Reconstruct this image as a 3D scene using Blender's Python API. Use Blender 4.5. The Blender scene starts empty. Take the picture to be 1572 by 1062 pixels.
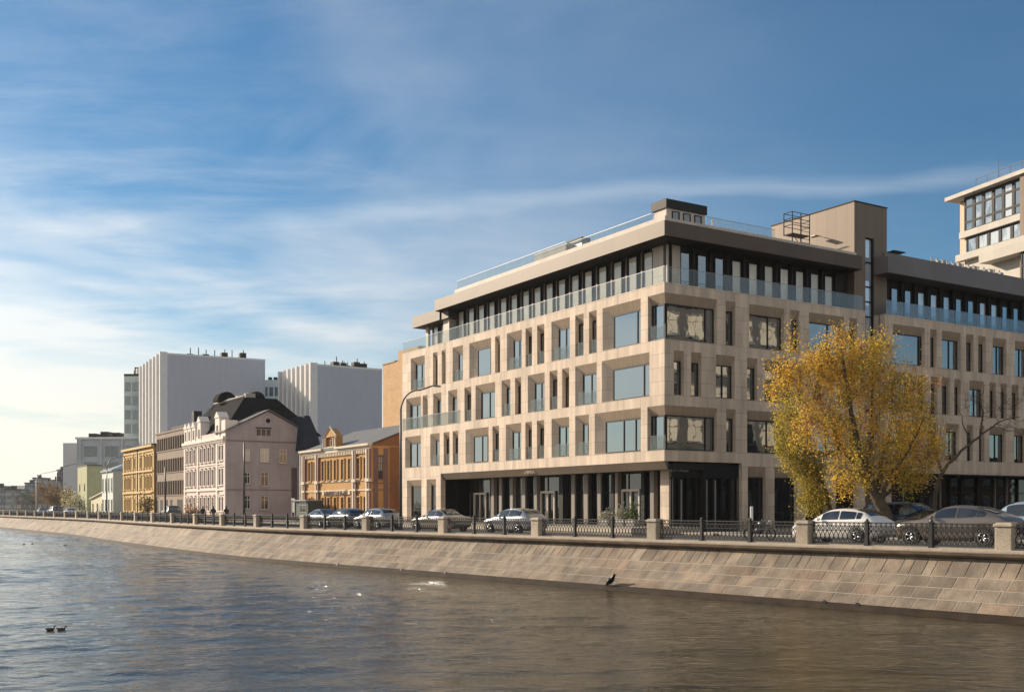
import bpy, bmesh, math, random
from mathutils import Vector, Matrix, noise
R = math.radians
random.seed(7)
SC = bpy.context.scene
COL = SC.collection

# ------------------------------------------------------------------ camera
F_PX, CX, HY = 1646.0, 786.0, 779.0          # photo pixels: focal length, centre column, horizon row
cam_d = bpy.data.cameras.new("camera")
cam_d.sensor_width = 36.0
cam_d.lens = 36.0 * F_PX / 1572.0
cam_d.shift_y = (HY - 531.0) / 1572.0
cam_d.clip_start = 0.2
cam_d.clip_end = 9000
cam = bpy.data.objects.new("camera", cam_d)
COL.objects.link(cam)
cam.location = (0, 0, 4.0)
cam.rotation_euler = (R(90), 0, 0)
SC.camera = cam

# ------------------------------------------------------------------ sky and sun
SUN_AZ, SUN_EL = 57.5, 22.0                   # degrees left of the view axis, above the horizon
SUN_DIR = Vector((-math.sin(R(SUN_AZ)) * math.cos(R(SUN_EL)), math.cos(R(SUN_AZ)) * math.cos(R(SUN_EL)), math.sin(R(SUN_EL))))
SKY_STRENGTH, SUN_STRENGTH, EXPOSURE = 0.098, 5.0, 0.57
world = bpy.data.worlds.new("World")
SC.world = world
world.use_nodes = True
def build_world():
    nt = world.node_tree
    nt.nodes.clear()
    N, L = nt.nodes.new, nt.links.new
    out = N('ShaderNodeOutputWorld'); bg = N('ShaderNodeBackground')
    bg.inputs['Strength'].default_value = SKY_STRENGTH
    sky = N('ShaderNodeTexSky'); sky.sky_type = 'NISHITA'; sky.sun_disc = False
    sky.sun_elevation = R(SUN_EL); sky.sun_rotation = R(-SUN_AZ)
    sky.air_density = 1.0; sky.dust_density = 0.25; sky.ozone_density = 4.0; sky.altitude = 0
    tc = N('ShaderNodeTexCoord'); sep = N('ShaderNodeSeparateXYZ'); L(tc.outputs['Generated'], sep.inputs[0])
    def m(op, a, b=None, c=None, clamp=False):
        n = N('ShaderNodeMath'); n.operation = op; n.use_clamp = clamp
        for i, v in enumerate((a, b, c)):
            if v is None: continue
            if isinstance(v, (int, float)): n.inputs[i].default_value = v
            else: L(v, n.inputs[i])
        return n.outputs[0]
    zz = m('ADD', m('MAXIMUM', sep.outputs['Z'], 0.0), 0.09)
    px = m('DIVIDE', sep.outputs['X'], zz); py = m('DIVIDE', sep.outputs['Y'], zz)
    comb = N('ShaderNodeCombineXYZ'); L(px, comb.inputs[0]); L(py, comb.inputs[1])
    def nz(scale, rot, sx, sy, detail, dist, loc=(0, 0, 0), rough=.55):
        mp = N('ShaderNodeMapping'); mp.inputs['Rotation'].default_value = (0, 0, R(rot)); mp.inputs['Scale'].default_value = (sx, sy, 1); mp.inputs['Location'].default_value = loc
        L(comb.outputs[0], mp.inputs[0])
        t = N('ShaderNodeTexNoise'); t.inputs['Scale'].default_value = scale; t.inputs['Detail'].default_value = detail
        t.inputs['Roughness'].default_value = rough; t.inputs['Distortion'].default_value = dist
        L(mp.outputs[0], t.inputs['Vector'])
        return t.outputs['Fac']
    def ramp(v, a, b, x, y):
        n = N('ShaderNodeMapRange'); n.interpolation_type = 'SMOOTHSTEP'
        L(v, n.inputs[0]); n.inputs[1].default_value = a; n.inputs[2].default_value = b
        n.inputs[3].default_value = x; n.inputs[4].default_value = y
        return n.outputs[0]
    big = ramp(nz(.62, 35, 1, .7, 4, .4, (3.1, 1.7, 0)), .34, .62, 0, 1)
    streak = ramp(nz(.75, 60, .5, 1.25, 9, .9, (.4, 5.2, 0), .64), .40, .70, 0, 1)
    fine = ramp(nz(2.3, 40, .6, 1.1, 9, .8, (7, 2, 0), .68), .38, .72, 0, 1)
    # cloud cover is heavier on the side of the sun
    dot = N('ShaderNodeVectorMath'); dot.operation = 'DOT_PRODUCT'; L(tc.outputs['Generated'], dot.inputs[0]); dot.inputs[1].default_value = SUN_DIR
    near = ramp(dot.outputs['Value'], .30, .82, .16, 1.0)
    low = ramp(sep.outputs['Z'], .08, .40, 1, .16)
    cov = m('MULTIPLY', m('ADD', m('MULTIPLY', streak, .34), m('ADD', m('MULTIPLY', big, .60), m('MULTIPLY', fine, .16))), near)
    cov = m('MULTIPLY', cov, m('ADD', low, .25), clamp=True)
    cov = m('MINIMUM', m('MULTIPLY', cov, 1.2), .74)
    glow = ramp(dot.outputs['Value'], .3, 1.0, 0, 1)
    cc = N('ShaderNodeMix'); cc.data_type = 'RGBA'
    L(glow, cc.inputs['Factor']); cc.inputs['A'].default_value = (3.2, 3.7, 4.4, 1); cc.inputs['B'].default_value = (8.6, 8.3, 7.7, 1)
    mx = N('ShaderNodeMix'); mx.data_type = 'RGBA'
    hs = N('ShaderNodeHueSaturation'); hs.inputs['Saturation'].default_value = 1.12; L(sky.outputs[0], hs.inputs['Color'])
    tn = N('ShaderNodeMix'); tn.data_type = 'RGBA'; tn.blend_type = 'MULTIPLY'; tn.inputs['Factor'].default_value = 1; L(hs.outputs[0], tn.inputs['A']); tn.inputs['B'].default_value = (.545, .70, .69, 1)
    L(cov, mx.inputs['Factor']); L(tn.outputs['Result'], mx.inputs['A']); L(cc.outputs['Result'], mx.inputs['B'])
    # one long thin wisp rising towards the right
    wd = m('ADD', m('MULTIPLY_ADD', px, .22, m('MULTIPLY_ADD', nz(1.6, 0, 1, 1, 3, 0, (2, 2, 0)), .34, -2.83)), py)
    wisp = m('MULTIPLY', ramp(m('ABSOLUTE', wd), 0, .11, 1, 0), m('MULTIPLY_ADD', nz(5.0, 78, .22, 1.6, 6, .4, (1, 3, 0)), .9, -.12), clamp=True)
    wisp = m('MULTIPLY', wisp, ramp(px, -1.3, -.2, 0, .46))
    wm = N('ShaderNodeMix'); wm.data_type = 'RGBA'; L(wisp, wm.inputs['Factor']); L(mx.outputs['Result'], wm.inputs['A']); wm.inputs['B'].default_value = (6.6, 6.9, 7.2, 1)
    mx = wm
    # bright cloud added unseen behind the camera to fill the shaded street face
    back = m('MULTIPLY', ramp(m('MULTIPLY', sep.outputs['Y'], -1.0), -.05, .45, 0, 1), m('MULTIPLY_ADD', ramp(nz(.5, 10, 1, 1, 4, .5, (9, 4, 0)), .35, .62, 0, 1), .45, .38))
    bk = N('ShaderNodeMix'); bk.data_type = 'RGBA'; L(back, bk.inputs['Factor']); L(mx.outputs['Result'], bk.inputs['A']); bk.inputs['B'].default_value = (6.9, 6.5, 5.9, 1)
    mx = bk
    veil = m('MULTIPLY', ramp(sep.outputs['Z'], -.02, .20, .85, 0), ramp(dot.outputs['Value'], .15, .85, .22, 1.0))
    hz_ = N('ShaderNodeMix'); hz_.data_type = 'RGBA'; L(veil, hz_.inputs['Factor']); L(mx.outputs['Result'], hz_.inputs['A']); hz_.inputs['B'].default_value = (7.7, 6.95, 5.7, 1)
    L(hz_.outputs['Result'], bg.inputs['Color']); L(bg.outputs[0], out.inputs[0])
build_world()
sun_d = bpy.data.lights.new("sun", 'SUN'); sun_d.energy = SUN_STRENGTH; sun_d.angle = R(0.53); sun_d.color = (1.0, .84, .65)
sun = bpy.data.objects.new("sun", sun_d); COL.objects.link(sun)
sun.rotation_euler = SUN_DIR.to_track_quat('Z', 'Y').to_euler(); sun.location = (-60, 20, 60)
vs = SC.view_settings
SC.display_settings.display_device = 'sRGB'
vs.view_transform = 'Standard'; vs.look = 'None'; vs.exposure = EXPOSURE; vs.gamma = 1; vs.use_curve_mapping = False
SC.render.engine = 'CYCLES'
cy = SC.cycles
cy.use_denoising = True
try: cy.denoiser = 'OPENIMAGEDENOISE'
except Exception: pass
cy.max_bounces = 7; cy.diffuse_bounces = 3; cy.glossy_bounces = 4; cy.transmission_bounces = 6; cy.transparent_max_bounces = 12
cy.sample_clamp_indirect = 400; cy.caustics_reflective = True; cy.caustics_refractive = False

# ------------------------------------------------------------------ materials
MATS = {}
def mat(name, col, rough=.8, metal=0, var=.0, vscale=1.0, joints=None, jdark=.6, bump=0.0, bscale=8.0, spec=.5, objrand=0.0, fine=0.0, coat=0, attr=None, streaks=0.0, jsize=.015, woff=.5):
    if name in MATS: return MATS[name]
    m = bpy.data.materials.new(name); MATS[name] = m; m.use_nodes = True
    nt = m.node_tree; N, L = nt.nodes.new, nt.links.new
    p = nt.nodes['Principled BSDF']
    p.inputs['Roughness'].default_value = rough; p.inputs['Metallic'].default_value = metal
    p.inputs['Specular IOR Level'].default_value = spec; p.inputs['Coat Weight'].default_value = coat
    tc = N('ShaderNodeTexCoord')
    rgb = N('ShaderNodeRGB'); rgb.outputs[0].default_value = (*col, 1); cur = rgb.outputs[0]
    def mul(cur, fac):
        x = N('ShaderNodeVectorMath'); x.operation = 'SCALE'
        L(cur, x.inputs[0]); L(fac, x.inputs['Scale']); return x.outputs[0]
    def mr(v, lo, hi, a=.3, b=.7):
        n = N('ShaderNodeMapRange'); L(v, n.inputs[0]); n.inputs[1].default_value = a; n.inputs[2].default_value = b
        n.inputs[3].default_value = lo; n.inputs[4].default_value = hi; return n.outputs[0]
    if attr:
        a = N('ShaderNodeAttribute'); a.attribute_name = attr
        mm = N('ShaderNodeMix'); mm.data_type = 'RGBA'; mm.blend_type = 'MULTIPLY'; mm.inputs['Factor'].default_value = 1
        L(cur, mm.inputs['A']); L(a.outputs['Color'], mm.inputs['B']); cur = mm.outputs['Result']
    if var:
        t = N('ShaderNodeTexNoise'); t.inputs['Scale'].default_value = vscale; t.inputs['Detail'].default_value = 5
        L(tc.outputs['Object'], t.inputs['Vector']); cur = mul(cur, mr(t.outputs['Fac'], 1 - var, 1 + var))
    if streaks:
        mp = N('ShaderNodeMapping'); mp.inputs['Scale'].default_value = (1.6, 1.6, .18); L(tc.outputs['Object'], mp.inputs[0])
        t = N('ShaderNodeTexNoise'); t.inputs['Scale'].default_value = 1.0; t.inputs['Detail'].default_value = 6
        L(mp.outputs[0], t.inputs['Vector']); cur = mul(cur, mr(t.outputs['Fac'], 1 - streaks, 1 + streaks * .4, .35, .7))
    if fine:
        t = N('ShaderNodeTexNoise'); t.inputs['Scale'].default_value = 22; t.inputs['Detail'].default_value = 3
        L(tc.outputs['Object'], t.inputs['Vector']); cur = mul(cur, mr(t.outputs['Fac'], 1 - fine, 1 + fine))
    if objrand:
        oi = N('ShaderNodeObjectInfo'); cur = mul(cur, mr(oi.outputs['Random'], 1 - objrand, 1 + objrand, 0, 1))
    if joints:
        sp = N('ShaderNodeSeparateXYZ'); L(tc.outputs['Object'], sp.inputs[0])
        ad = N('ShaderNodeMath'); ad.operation = 'ADD'; L(sp.outputs['X'], ad.inputs[0]); L(sp.outputs['Y'], ad.inputs[1])
        cb = N('ShaderNodeCombineXYZ'); L(ad.outputs[0], cb.inputs[0]); L(sp.outputs['Z'], cb.inputs[1])
        bt = N('ShaderNodeTexBrick'); bt.inputs['Scale'].default_value = 1; bt.inputs['Brick Width'].default_value = joints[0]; bt.inputs['Row Height'].default_value = joints[1]
        bt.inputs['Mortar Size'].default_value = jsize; bt.offset = woff
        bt.inputs['Color1'].default_value = (1.06,) * 3 + (1,); bt.inputs['Color2'].default_value = (.89,) * 3 + (1,); bt.inputs['Mortar'].default_value = (jdark,) * 3 + (1,)
        L(cb.outputs[0], bt.inputs['Vector'])
        mm = N('ShaderNodeMix'); mm.data_type = 'RGBA'; mm.blend_type = 'MULTIPLY'; mm.inputs['Factor'].default_value = 1
        L(cur, mm.inputs['A']); L(bt.outputs['Color'], mm.inputs['B']); cur = mm.outputs['Result']
    L(cur, p.inputs['Base Color'])
    if bump:
        t = N('ShaderNodeTexNoise'); t.inputs['Scale'].default_value = bscale; t.inputs['Detail'].default_value = 6
        L(tc.outputs['Object'], t.inputs['Vector'])
        b = N('ShaderNodeBump'); b.inputs['Strength'].default_value = bump; b.inputs['Distance'].default_value = .05
        L(t.outputs['Fac'], b.inputs['Height']); L(b.outputs[0], p.inputs['Normal'])
    return m

def glass_mat(name, dark=(.012, .014, .016), light=(.10, .10, .095), refl=.30, rough=.03, tint=(.93, .98, 1.0), curtain=0.0):
    """window glass: mirror layer over the darkness or the pale blinds of the room behind"""
    m = bpy.data.materials.new(name); MATS[name] = m; m.use_nodes = True
    nt = m.node_tree; N, L = nt.nodes.new, nt.links.new; nt.nodes.clear()
    out = N('ShaderNodeOutputMaterial'); mix = N('ShaderNodeMixShader'); g = N('ShaderNodeBsdfGlossy'); d = N('ShaderNodeBsdfDiffuse')
    g.inputs['Roughness'].default_value = rough; g.inputs['Color'].default_value = (*tint, 1)
    lw = N('ShaderNodeLayerWeight'); lw.inputs['Blend'].default_value = .35
    mr = N('ShaderNodeMapRange'); L(lw.outputs['Fresnel'], mr.inputs[0]); mr.inputs[3].default_value = refl; mr.inputs[4].default_value = 1
    L(mr.outputs[0], mix.inputs[0])
    oi = N('ShaderNodeObjectInfo'); tc = N('ShaderNodeTexCoord')
    mp = N('ShaderNodeMapping'); mp.inputs['Scale'].default_value = (1.3, 1.3, .5); L(tc.outputs['Object'], mp.inputs[0])
    t = N('ShaderNodeTexNoise'); t.inputs['Scale'].default_value = 1.7; t.inputs['Detail'].default_value = 3; L(mp.outputs[0], t.inputs['Vector'])
    ad = N('ShaderNodeMath'); ad.operation = 'MULTIPLY_ADD'; L(oi.outputs['Random'], ad.inputs[0]); ad.inputs[1].default_value = .8; L(t.outputs['Fac'], ad.inputs[2])
    rr = N('ShaderNodeMapRange'); L(ad.outputs[0], rr.inputs[0]); rr.inputs[1].default_value = 1.0 - curtain; rr.inputs[2].default_value = 1.35 - curtain
    c = N('ShaderNodeMix'); c.data_type = 'RGBA'; L(rr.outputs[0], c.inputs['Factor']); c.inputs['A'].default_value = (*dark, 1); c.inputs['B'].default_value = (*light, 1)
    L(c.outputs['Result'], d.inputs['Color'])
    t2 = N('ShaderNodeTexNoise'); t2.inputs['Scale'].default_value = .7; L(tc.outputs['Object'], t2.inputs['Vector'])
    b = N('ShaderNodeBump'); b.inputs['Strength'].default_value = .30; b.inputs['Distance'].default_value = .02; L(t2.outputs['Fac'], b.inputs['Height']); L(b.outputs[0], g.inputs['Normal'])
    L(d.outputs[0], mix.inputs[1]); L(g.outputs[0], mix.inputs[2]); L(mix.outputs[0], out.inputs[0])
    return m
def clear_glass(name, tint=(.95, .975, .97), fac=.015, milk=.02):
    m = bpy.data.materials.new(name); MATS[name] = m; m.use_nodes = True
    nt = m.node_tree; N, L = nt.nodes.new, nt.links.new; nt.nodes.clear()
    out = N('ShaderNodeOutputMaterial'); mix = N('ShaderNodeMixShader'); g = N('ShaderNodeBsdfGlossy'); t = N('ShaderNodeBsdfTransparent')
    g.inputs['Roughness'].default_value = .02; g.inputs['Color'].default_value = (.45, .45, .45, 1); t.inputs['Color'].default_value = (*tint, 1)
    lw = N('ShaderNodeLayerWeight'); lw.inputs['Blend'].default_value = .3
    mr = N('ShaderNodeMapRange'); L(lw.outputs['Fresnel'], mr.inputs[0]); mr.inputs[3].default_value = fac; mr.inputs[4].default_value = .3
    d = N('ShaderNodeBsdfDiffuse'); d.inputs['Color'].default_value = (.75, .8, .8, 1); m2 = N('ShaderNodeMixShader'); m2.inputs[0].default_value = milk
    L(t.outputs[0], m2.inputs[1]); L(d.outputs[0], m2.inputs[2])
    L(mr.outputs[0], mix.inputs[0]); L(m2.outputs[0], mix.inputs[1]); L(g.outputs[0], mix.inputs[2]); L(mix.outputs[0], out.inputs[0])
    return m

STONE = mat('travertine', (.62, .50, .39), .75, var=.09, vscale=.5, joints=(1.2, .875), jdark=.62, jsize=.017, streaks=.24, bump=.15, bscale=14)
STONE_REV = mat('ribbed_lintel_panel', (.45, .35, .26), .7, var=.06, joints=(.09, 9), jdark=.72, jsize=.012, woff=0)
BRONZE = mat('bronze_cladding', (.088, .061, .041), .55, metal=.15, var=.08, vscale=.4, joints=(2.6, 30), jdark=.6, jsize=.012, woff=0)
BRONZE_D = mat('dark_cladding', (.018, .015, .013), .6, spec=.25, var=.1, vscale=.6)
PALE_CLAD = mat('pale_cladding', (.52, .45, .38), .65, var=.08, vscale=.5, joints=(.9, 2.4), jdark=.75, jsize=.02, woff=0)
TOWER_CLAD = mat('tower_cladding', (.165, .12, .085), .55, metal=.15, var=.07, vscale=.3, joints=(.95, 40), jdark=.62, jsize=.02, woff=0)
BLACK = mat('black_metal', (.010, .010, .011), .6, spec=.2)
FRAME_D = mat('anthracite_frame', (.022, .021, .021), .6, spec=.2)
FRAME_L = mat('pale_door_frame', (.45, .40, .33), .5)
WHITEP = mat('white_paint', (.72, .71, .68), .6, var=.05)
GREYP = mat('grey_metal', (.28, .28, .28), .45, metal=.4, var=.06)
CONC = mat('concrete', (.36, .34, .31), .85, var=.12, vscale=1.2, bump=.2)
GLASS = glass_mat('office_glass', light=(.07, .063, .052), refl=.33, rough=.07, tint=(.80, .92, 1.0))
GLASS_B = glass_mat('street_glass', light=(.05, .046, .04), refl=.24, rough=.015)
GLASS_D = glass_mat('shop_glass', dark=(.010, .010, .010), light=(.04, .036, .03), refl=.045, rough=.02)
GLASS_C = glass_mat('blind_glass', dark=(.58, .52, .42), light=(.80, .72, .58), refl=.03, rough=.02)  # blinds tinted warm in the colour to offset the blue skylight
GLASS_O = glass_mat('old_house_glass', dark=(.02, .018, .016), light=(.08, .07, .055), refl=.12, rough=.04)
GLASS_BOARD = glass_mat('tower_block_glass', dark=(.03, .035, .04), light=(.5, .5, .47), refl=.30, rough=.02, curtain=.22)
RAIL_GLASS = clear_glass('balustrade_glass')
IRON = mat('cast_iron', (.018, .018, .019), .5, var=.2, vscale=3)
GRANITE = mat('granite', (.46, .385, .31), .8, var=.12, vscale=2, fine=.16, bump=.2, bscale=18, streaks=.12)
GRANITE_P = mat('pillar_granite', (.40, .335, .26), .8, var=.12, vscale=2, fine=.2, bump=.3, bscale=22, objrand=.2)
COPE = mat('coping_granite', (.36, .30, .235), .85, var=.15, vscale=1.5, fine=.15, bump=.3)

# ------------------------------------------------------------------ mesh helpers
class MB:
    def __init__(s): s.v = []; s.f = []; s.mi = []; s.tint = None
    def add(s, vs, fs, mi=0):
        o = len(s.v); s.v += [tuple(v) for v in vs]; s.f += [[o + i for i in f] for f in fs]; s.mi += [mi] * len(fs)
    def box(s, x0, x1, y0, y1, z0, z1, M=None, mi=0):
        vs = [(x, y, z) for z in (z0, z1) for y in (y0, y1) for x in (x0, x1)]
        if M: vs = [M(*v) for v in vs]
        s.add(vs, [(0, 2, 3, 1), (4, 5, 7, 6), (0, 1, 5, 4), (2, 6, 7, 3), (0, 4, 6, 2), (1, 3, 7, 5)], mi)
    def bbox(s, x0, x1, y0, y1, z0, z1, b=.02, M=None, mi=0):
        """box with chamfered vertical and top edges"""
        ring = lambda e, z: [(x0 + e, y0, z), (x1 - e, y0, z), (x1, y0 + e, z), (x1, y1 - e, z), (x1 - e, y1, z), (x0 + e, y1, z), (x0, y1 - e, z), (x0, y0 + e, z)]
        A = ring(b, z0); B = ring(b, z1 - b)
        C = [(max(x0 + b, min(x1 - b, x)), max(y0 + b, min(y1 - b, y)), z1) for x, y, z in B]
        vs = A + B + C
        if M: vs = [M(*v) for v in vs]
        fs = [(i, (i + 1) % 8, 8 + (i + 1) % 8, 8 + i) for i in range(8)] + [(8 + i, 8 + (i + 1) % 8, 16 + (i + 1) % 8, 16 + i) for i in range(8)]
        s.add(vs, fs + [tuple(range(16, 24)), tuple(range(7, -1, -1))], mi)
    def prism(s, poly, z0, z1, M=None, mi=0):
        n = len(poly); vs = [(x, y, z0) for x, y in poly] + [(x, y, z1) for x, y in poly]
        if M: vs = [M(*v) for v in vs]
        s.add(vs, [tuple(range(n - 1, -1, -1)), tuple(range(n, 2 * n))] + [(i, (i + 1) % n, n + (i + 1) % n, n + i) for i in range(n)], mi)
    def tube(s, pts, rad, n=6, cap=True, mi=0):
        pts = [Vector(p) for p in pts]
        if not hasattr(rad, '__len__'): rad = [rad] * len(pts)
        o = len(s.v); up = Vector((0, 0, 1)); prev = None
        for i, p in enumerate(pts):
            d = (pts[min(i + 1, len(pts) - 1)] - pts[max(i - 1, 0)])
            if d.length < 1e-9: d = up.copy()
            d.normalize()
            a = prev if prev is not None else (Vector((1, 0, 0)) if abs(d.z) > .9 else up)
            a = a - d * a.dot(d)
            if a.length < 1e-6: a = Vector((0, 1, 0)) - d * d.y
            a.normalize(); prev = a; b = d.cross(a)
            for k in range(n):
                t = 2 * math.pi * k / n
                s.v.append(tuple(p + a * math.cos(t) * rad[i] + b * math.sin(t) * rad[i]))
        fs = []
        for i in range(len(pts) - 1):
            for k in range(n):
                fs.append([o + i * n + k, o + i * n + (k + 1) % n, o + (i + 1) * n + (k + 1) % n, o + (i + 1) * n + k])
        if cap: fs.append([o + k for k in range(n - 1, -1, -1)]); fs.append([o + (len(pts) - 1) * n + k for k in range(n)])
        s.f += fs; s.mi += [mi] * len(fs)
    def lathe(s, prof, cx=0, cy=0, n=12, mi=0):
        o = len(s.v)
        for r, z in prof:
            for k in range(n):
                t = 2 * math.pi * k / n; s.v.append((cx + r * math.cos(t), cy + r * math.sin(t), z))
        fs = [[o + i * n + k, o + i * n + (k + 1) % n, o + (i + 1) * n + (k + 1) % n, o + (i + 1) * n + k] for i in range(len(prof) - 1) for k in range(n)]
        fs += [[o + k for k in range(n - 1, -1, -1)], [o + (len(prof) - 1) * n + k for k in range(n)]]
        s.f += fs; s.mi += [mi] * len(fs)
    def blob(s, c, r, n=10, m=7, mi=0, M=None):
        o = len(s.v)
        for i in range(m + 1):
            ph = math.pi * i / m
            for k in range(n):
                t = 2 * math.pi * k / n
                v = Vector((r[0] * math.sin(ph) * math.cos(t), r[1] * math.sin(ph) * math.sin(t), r[2] * math.cos(ph)))
                if M: v = M @ v
                s.v.append(tuple(Vector(c) + v))
        fs = [[o + i * n + k, o + i * n + (k + 1) % n, o + (i + 1) * n + (k + 1) % n, o + (i + 1) * n + k] for i in range(m) for k in range(n)]
        s.f += fs; s.mi += [mi] * len(fs)
    def mesh(s, name, mats, smooth=False, fix=True):
        me = bpy.data.meshes.new(name); me.from_pydata(s.v, [], s.f)
        for m in (mats if isinstance(mats, (list, tuple)) else [mats]): me.materials.append(m)
        if any(s.mi): me.polygons.foreach_set('material_index', s.mi)
        if fix:
            bm = bmesh.new(); bm.from_mesh(me); bmesh.ops.recalc_face_normals(bm, faces=bm.faces); bm.to_mesh(me); bm.free()
        if smooth: me.polygons.foreach_set('use_smooth', [True] * len(me.polygons))
        me.update(); return me
    def build(s, name, mats, parent=None, smooth=False, fix=True, label=None):
        o = bpy.data.objects.new(name, s.mesh(name, mats, smooth, fix)); COL.objects.link(o)
        if parent is not None: o.parent = parent
        if label: o['label'] = label
        return o
def tag(o, label, cat, group=None, kind=None):
    if label: o['label'] = label
    if cat: o['category'] = cat
    if group: o['group'] = group
    if kind: o['kind'] = kind
    return o
def thing(name, label, cat, loc=(0, 0, 0), rz=0.0, group=None):
    o = bpy.data.objects.new(name, None); COL.objects.link(o); o.empty_display_size = .3
    o.location = loc; o.rotation_euler = (0, 0, rz); return tag(o, label, cat, group)
def struct(o): o['kind'] = 'structure'; return o
def link_copy(src, parent=None, loc=None):
    c = src.copy(); COL.objects.link(c)
    if parent is not None: c.parent = parent
    if loc is not None: c.location = loc
    for ch in src.children: link_copy(ch, c)
    return c
def text(parent, *a, **k):
    o = text_(parent, *a, **k)
    bpy.context.view_layer.update()
    me = bpy.data.meshes.new_from_object(o.evaluated_get(bpy.context.evaluated_depsgraph_get()))
    n = bpy.data.objects.new('lettering', me); COL.objects.link(n); n.parent = parent; n.location = o.location; n.rotation_euler = o.rotation_euler; n.scale = o.scale
    cu = o.data; bpy.data.objects.remove(o); bpy.data.curves.remove(cu); n.name = 'lettering'; return n
def text_(parent, s, size, loc, rot, m, name='lettering', ext=.01, align='LEFT', sx=1):
    cu = bpy.data.curves.new(name, 'FONT'); cu.body = s; cu.size = size; cu.extrude = ext; cu.align_x = align
    cu.materials.append(m); o = bpy.data.objects.new(name, cu); COL.objects.link(o); o.parent = parent
    o.location = loc; o.rotation_euler = rot; o.scale = (sx, 1, 1); return o

# ------------------------------------------------------------------ where things stand (metres; x right, y ahead, z up, water at 0)
CT = 2.42                                                  # top of the coping
GZ = 2.36                                                  # street level
C0 = Vector((9.6, 67.5))                                   # river corner of the office building
AD = Vector((-.53, .848)); BD = Vector((.848, .53))        # along the river frontage, and inland from it
RZ = math.atan2(-.848, .53)                                # frontage frame: local x right along frontage, y inland
def front(s, q=0): return C0 + AD * s + BD * q
def sA(px, q=0):                                           # picture column -> metres left of the corner on a plane q inland
    u = (px - CX) / F_PX; c = C0 + BD * q; return (c.x - c.y * u) / (.53 + .848 * u)
def sB(px, q=0):                                           # picture column -> metres inland of the corner on the street face set back q
    u = (px - CX) / F_PX; c = C0 + AD * q; return (c.y * u - c.x) / (.848 - .53 * u)
# ================================================================== water, ground, embankment
def water_mat():
    m = bpy.data.materials.new('river_water'); m.use_nodes = True
    nt = m.node_tree; N, L = nt.nodes.new, nt.links.new; p = nt.nodes['Principled BSDF']
    p.inputs['Base Color'].default_value = (.033, .028, .012, 1); p.inputs['Roughness'].default_value = .03; p.inputs['IOR'].default_value = 1.33
    tc = N('ShaderNodeTexCoord')
    def nz(scale, sx, sy, rot, det, dist=0, loc=(0, 0, 0)):
        mp = N('ShaderNodeMapping'); mp.inputs['Scale'].default_value = (sx, sy, 1); mp.inputs['Rotation'].default_value = (0, 0, R(rot)); mp.inputs['Location'].default_value = loc
        L(tc.outputs['Object'], mp.inputs[0]); t = N('ShaderNodeTexNoise'); t.inputs['Scale'].default_value = scale; t.inputs['Detail'].default_value = det
        t.inputs['Roughness'].default_value = .55; t.inputs['Distortion'].default_value = dist; L(mp.outputs[0], t.inputs['Vector']); return t.outputs['Fac']
    def m2(op, a, b):
        n = N('ShaderNodeMath'); n.operation = op
        for i, v in enumerate((a, b)):
            if isinstance(v, (int, float)): n.inputs[i].default_value = v
            else: L(v, n.inputs[i])
        return n.outputs[0]
    a = nz(1.9, .75, 1.5, 12, 5, .6); b = nz(6.5, .7, 1.5, -18, 4, .4); c = nz(.16, 1, 1.6, 30, 2)
    patch = N('ShaderNodeMapRange'); L(nz(.06, .6, 1.4, 25, 3), patch.inputs[0]); patch.inputs[1].default_value = .38; patch.inputs[2].default_value = .62; patch.inputs[3].default_value = .45; patch.inputs[4].default_value = 1.15
    h = m2('ADD', m2('MULTIPLY', a, .34), m2('ADD', m2('MULTIPLY', b, .085), m2('MULTIPLY', c, .5)))
    h = m2('MULTIPLY', h, patch.outputs[0])
    bp = N('ShaderNodeBump'); bp.inputs['Strength'].default_value = .22; bp.inputs['Distance'].default_value = 1.0
    L(h, bp.inputs['Height']); L(bp.outputs[0], p.inputs['Normal'])
    return m
WATER = water_mat()
w = MB(); w.add([(-3500, -800, 0), (3500, -800, 0), (3500, 5000, 0), (-3500, 5000, 0)], [(0, 1, 2, 3)])
WO = struct(w.build('water', WATER, fix=False)); WO.location.z = -.06

EDGE = [(46, 7.2), (35.4, 19.8), (26.9, 29.9), (18.4, 40), (1.55, 60), (-15.3, 80), (-22.9, 90.6), (-30, 102), (-43.8, 124.9), (-61.4, 155.4), (-84, 190), (-104, 220), (-112, 234), (-113, 243), (-106, 252), (-80, 262)]
def catmull(P, step=1.0):
    P = [Vector(p) for p in P]; out = []
    for i in range(len(P) - 1):
        p0 = P[max(i - 1, 0)]; p1 = P[i]; p2 = P[i + 1]; p3 = P[min(i + 2, len(P) - 1)]
        n = max(2, int((p2 - p1).length / step))
        for k in range(n):
            t = k / n
            out.append(.5 * ((2 * p1) + (p2 - p0) * t + (2 * p0 - 5 * p1 + 4 * p2 - p3) * t * t + (3 * p1 - p0 - 3 * p2 + p3) * t ** 3))
    out.append(P[-1]); return out
PL = catmull(EDGE)
ACC = [0.0]
for i in range(1, len(PL)): ACC.append(ACC[-1] + (PL[i] - PL[i - 1]).length)
def edge_at(d, off=0.0):
    """point d metres along the quay edge, off metres towards the water; and the tangent"""
    d = max(0, min(ACC[-1] - 1e-4, d)); i = 0
    lo, hi = 0, len(ACC) - 1
    while hi - lo > 1:
        mid = (lo + hi) // 2
        if ACC[mid] <= d: lo = mid
        else: hi = mid
    t = (d - ACC[lo]) / (ACC[hi] - ACC[lo]); p = PL[lo].lerp(PL[hi], t)
    a = PL[max(lo - 3, 0)]; b = PL[min(hi + 3, len(PL) - 1)]; T = (b - a).normalized()
    Nn = Vector((-T.y, T.x))                                # to the left of travel = water side
    return p + Nn * off, T, Nn
D0 = min(range(len(PL)), key=lambda i: (PL[i] - Vector((18.4, 40))).length); D0 = ACC[D0]
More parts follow.
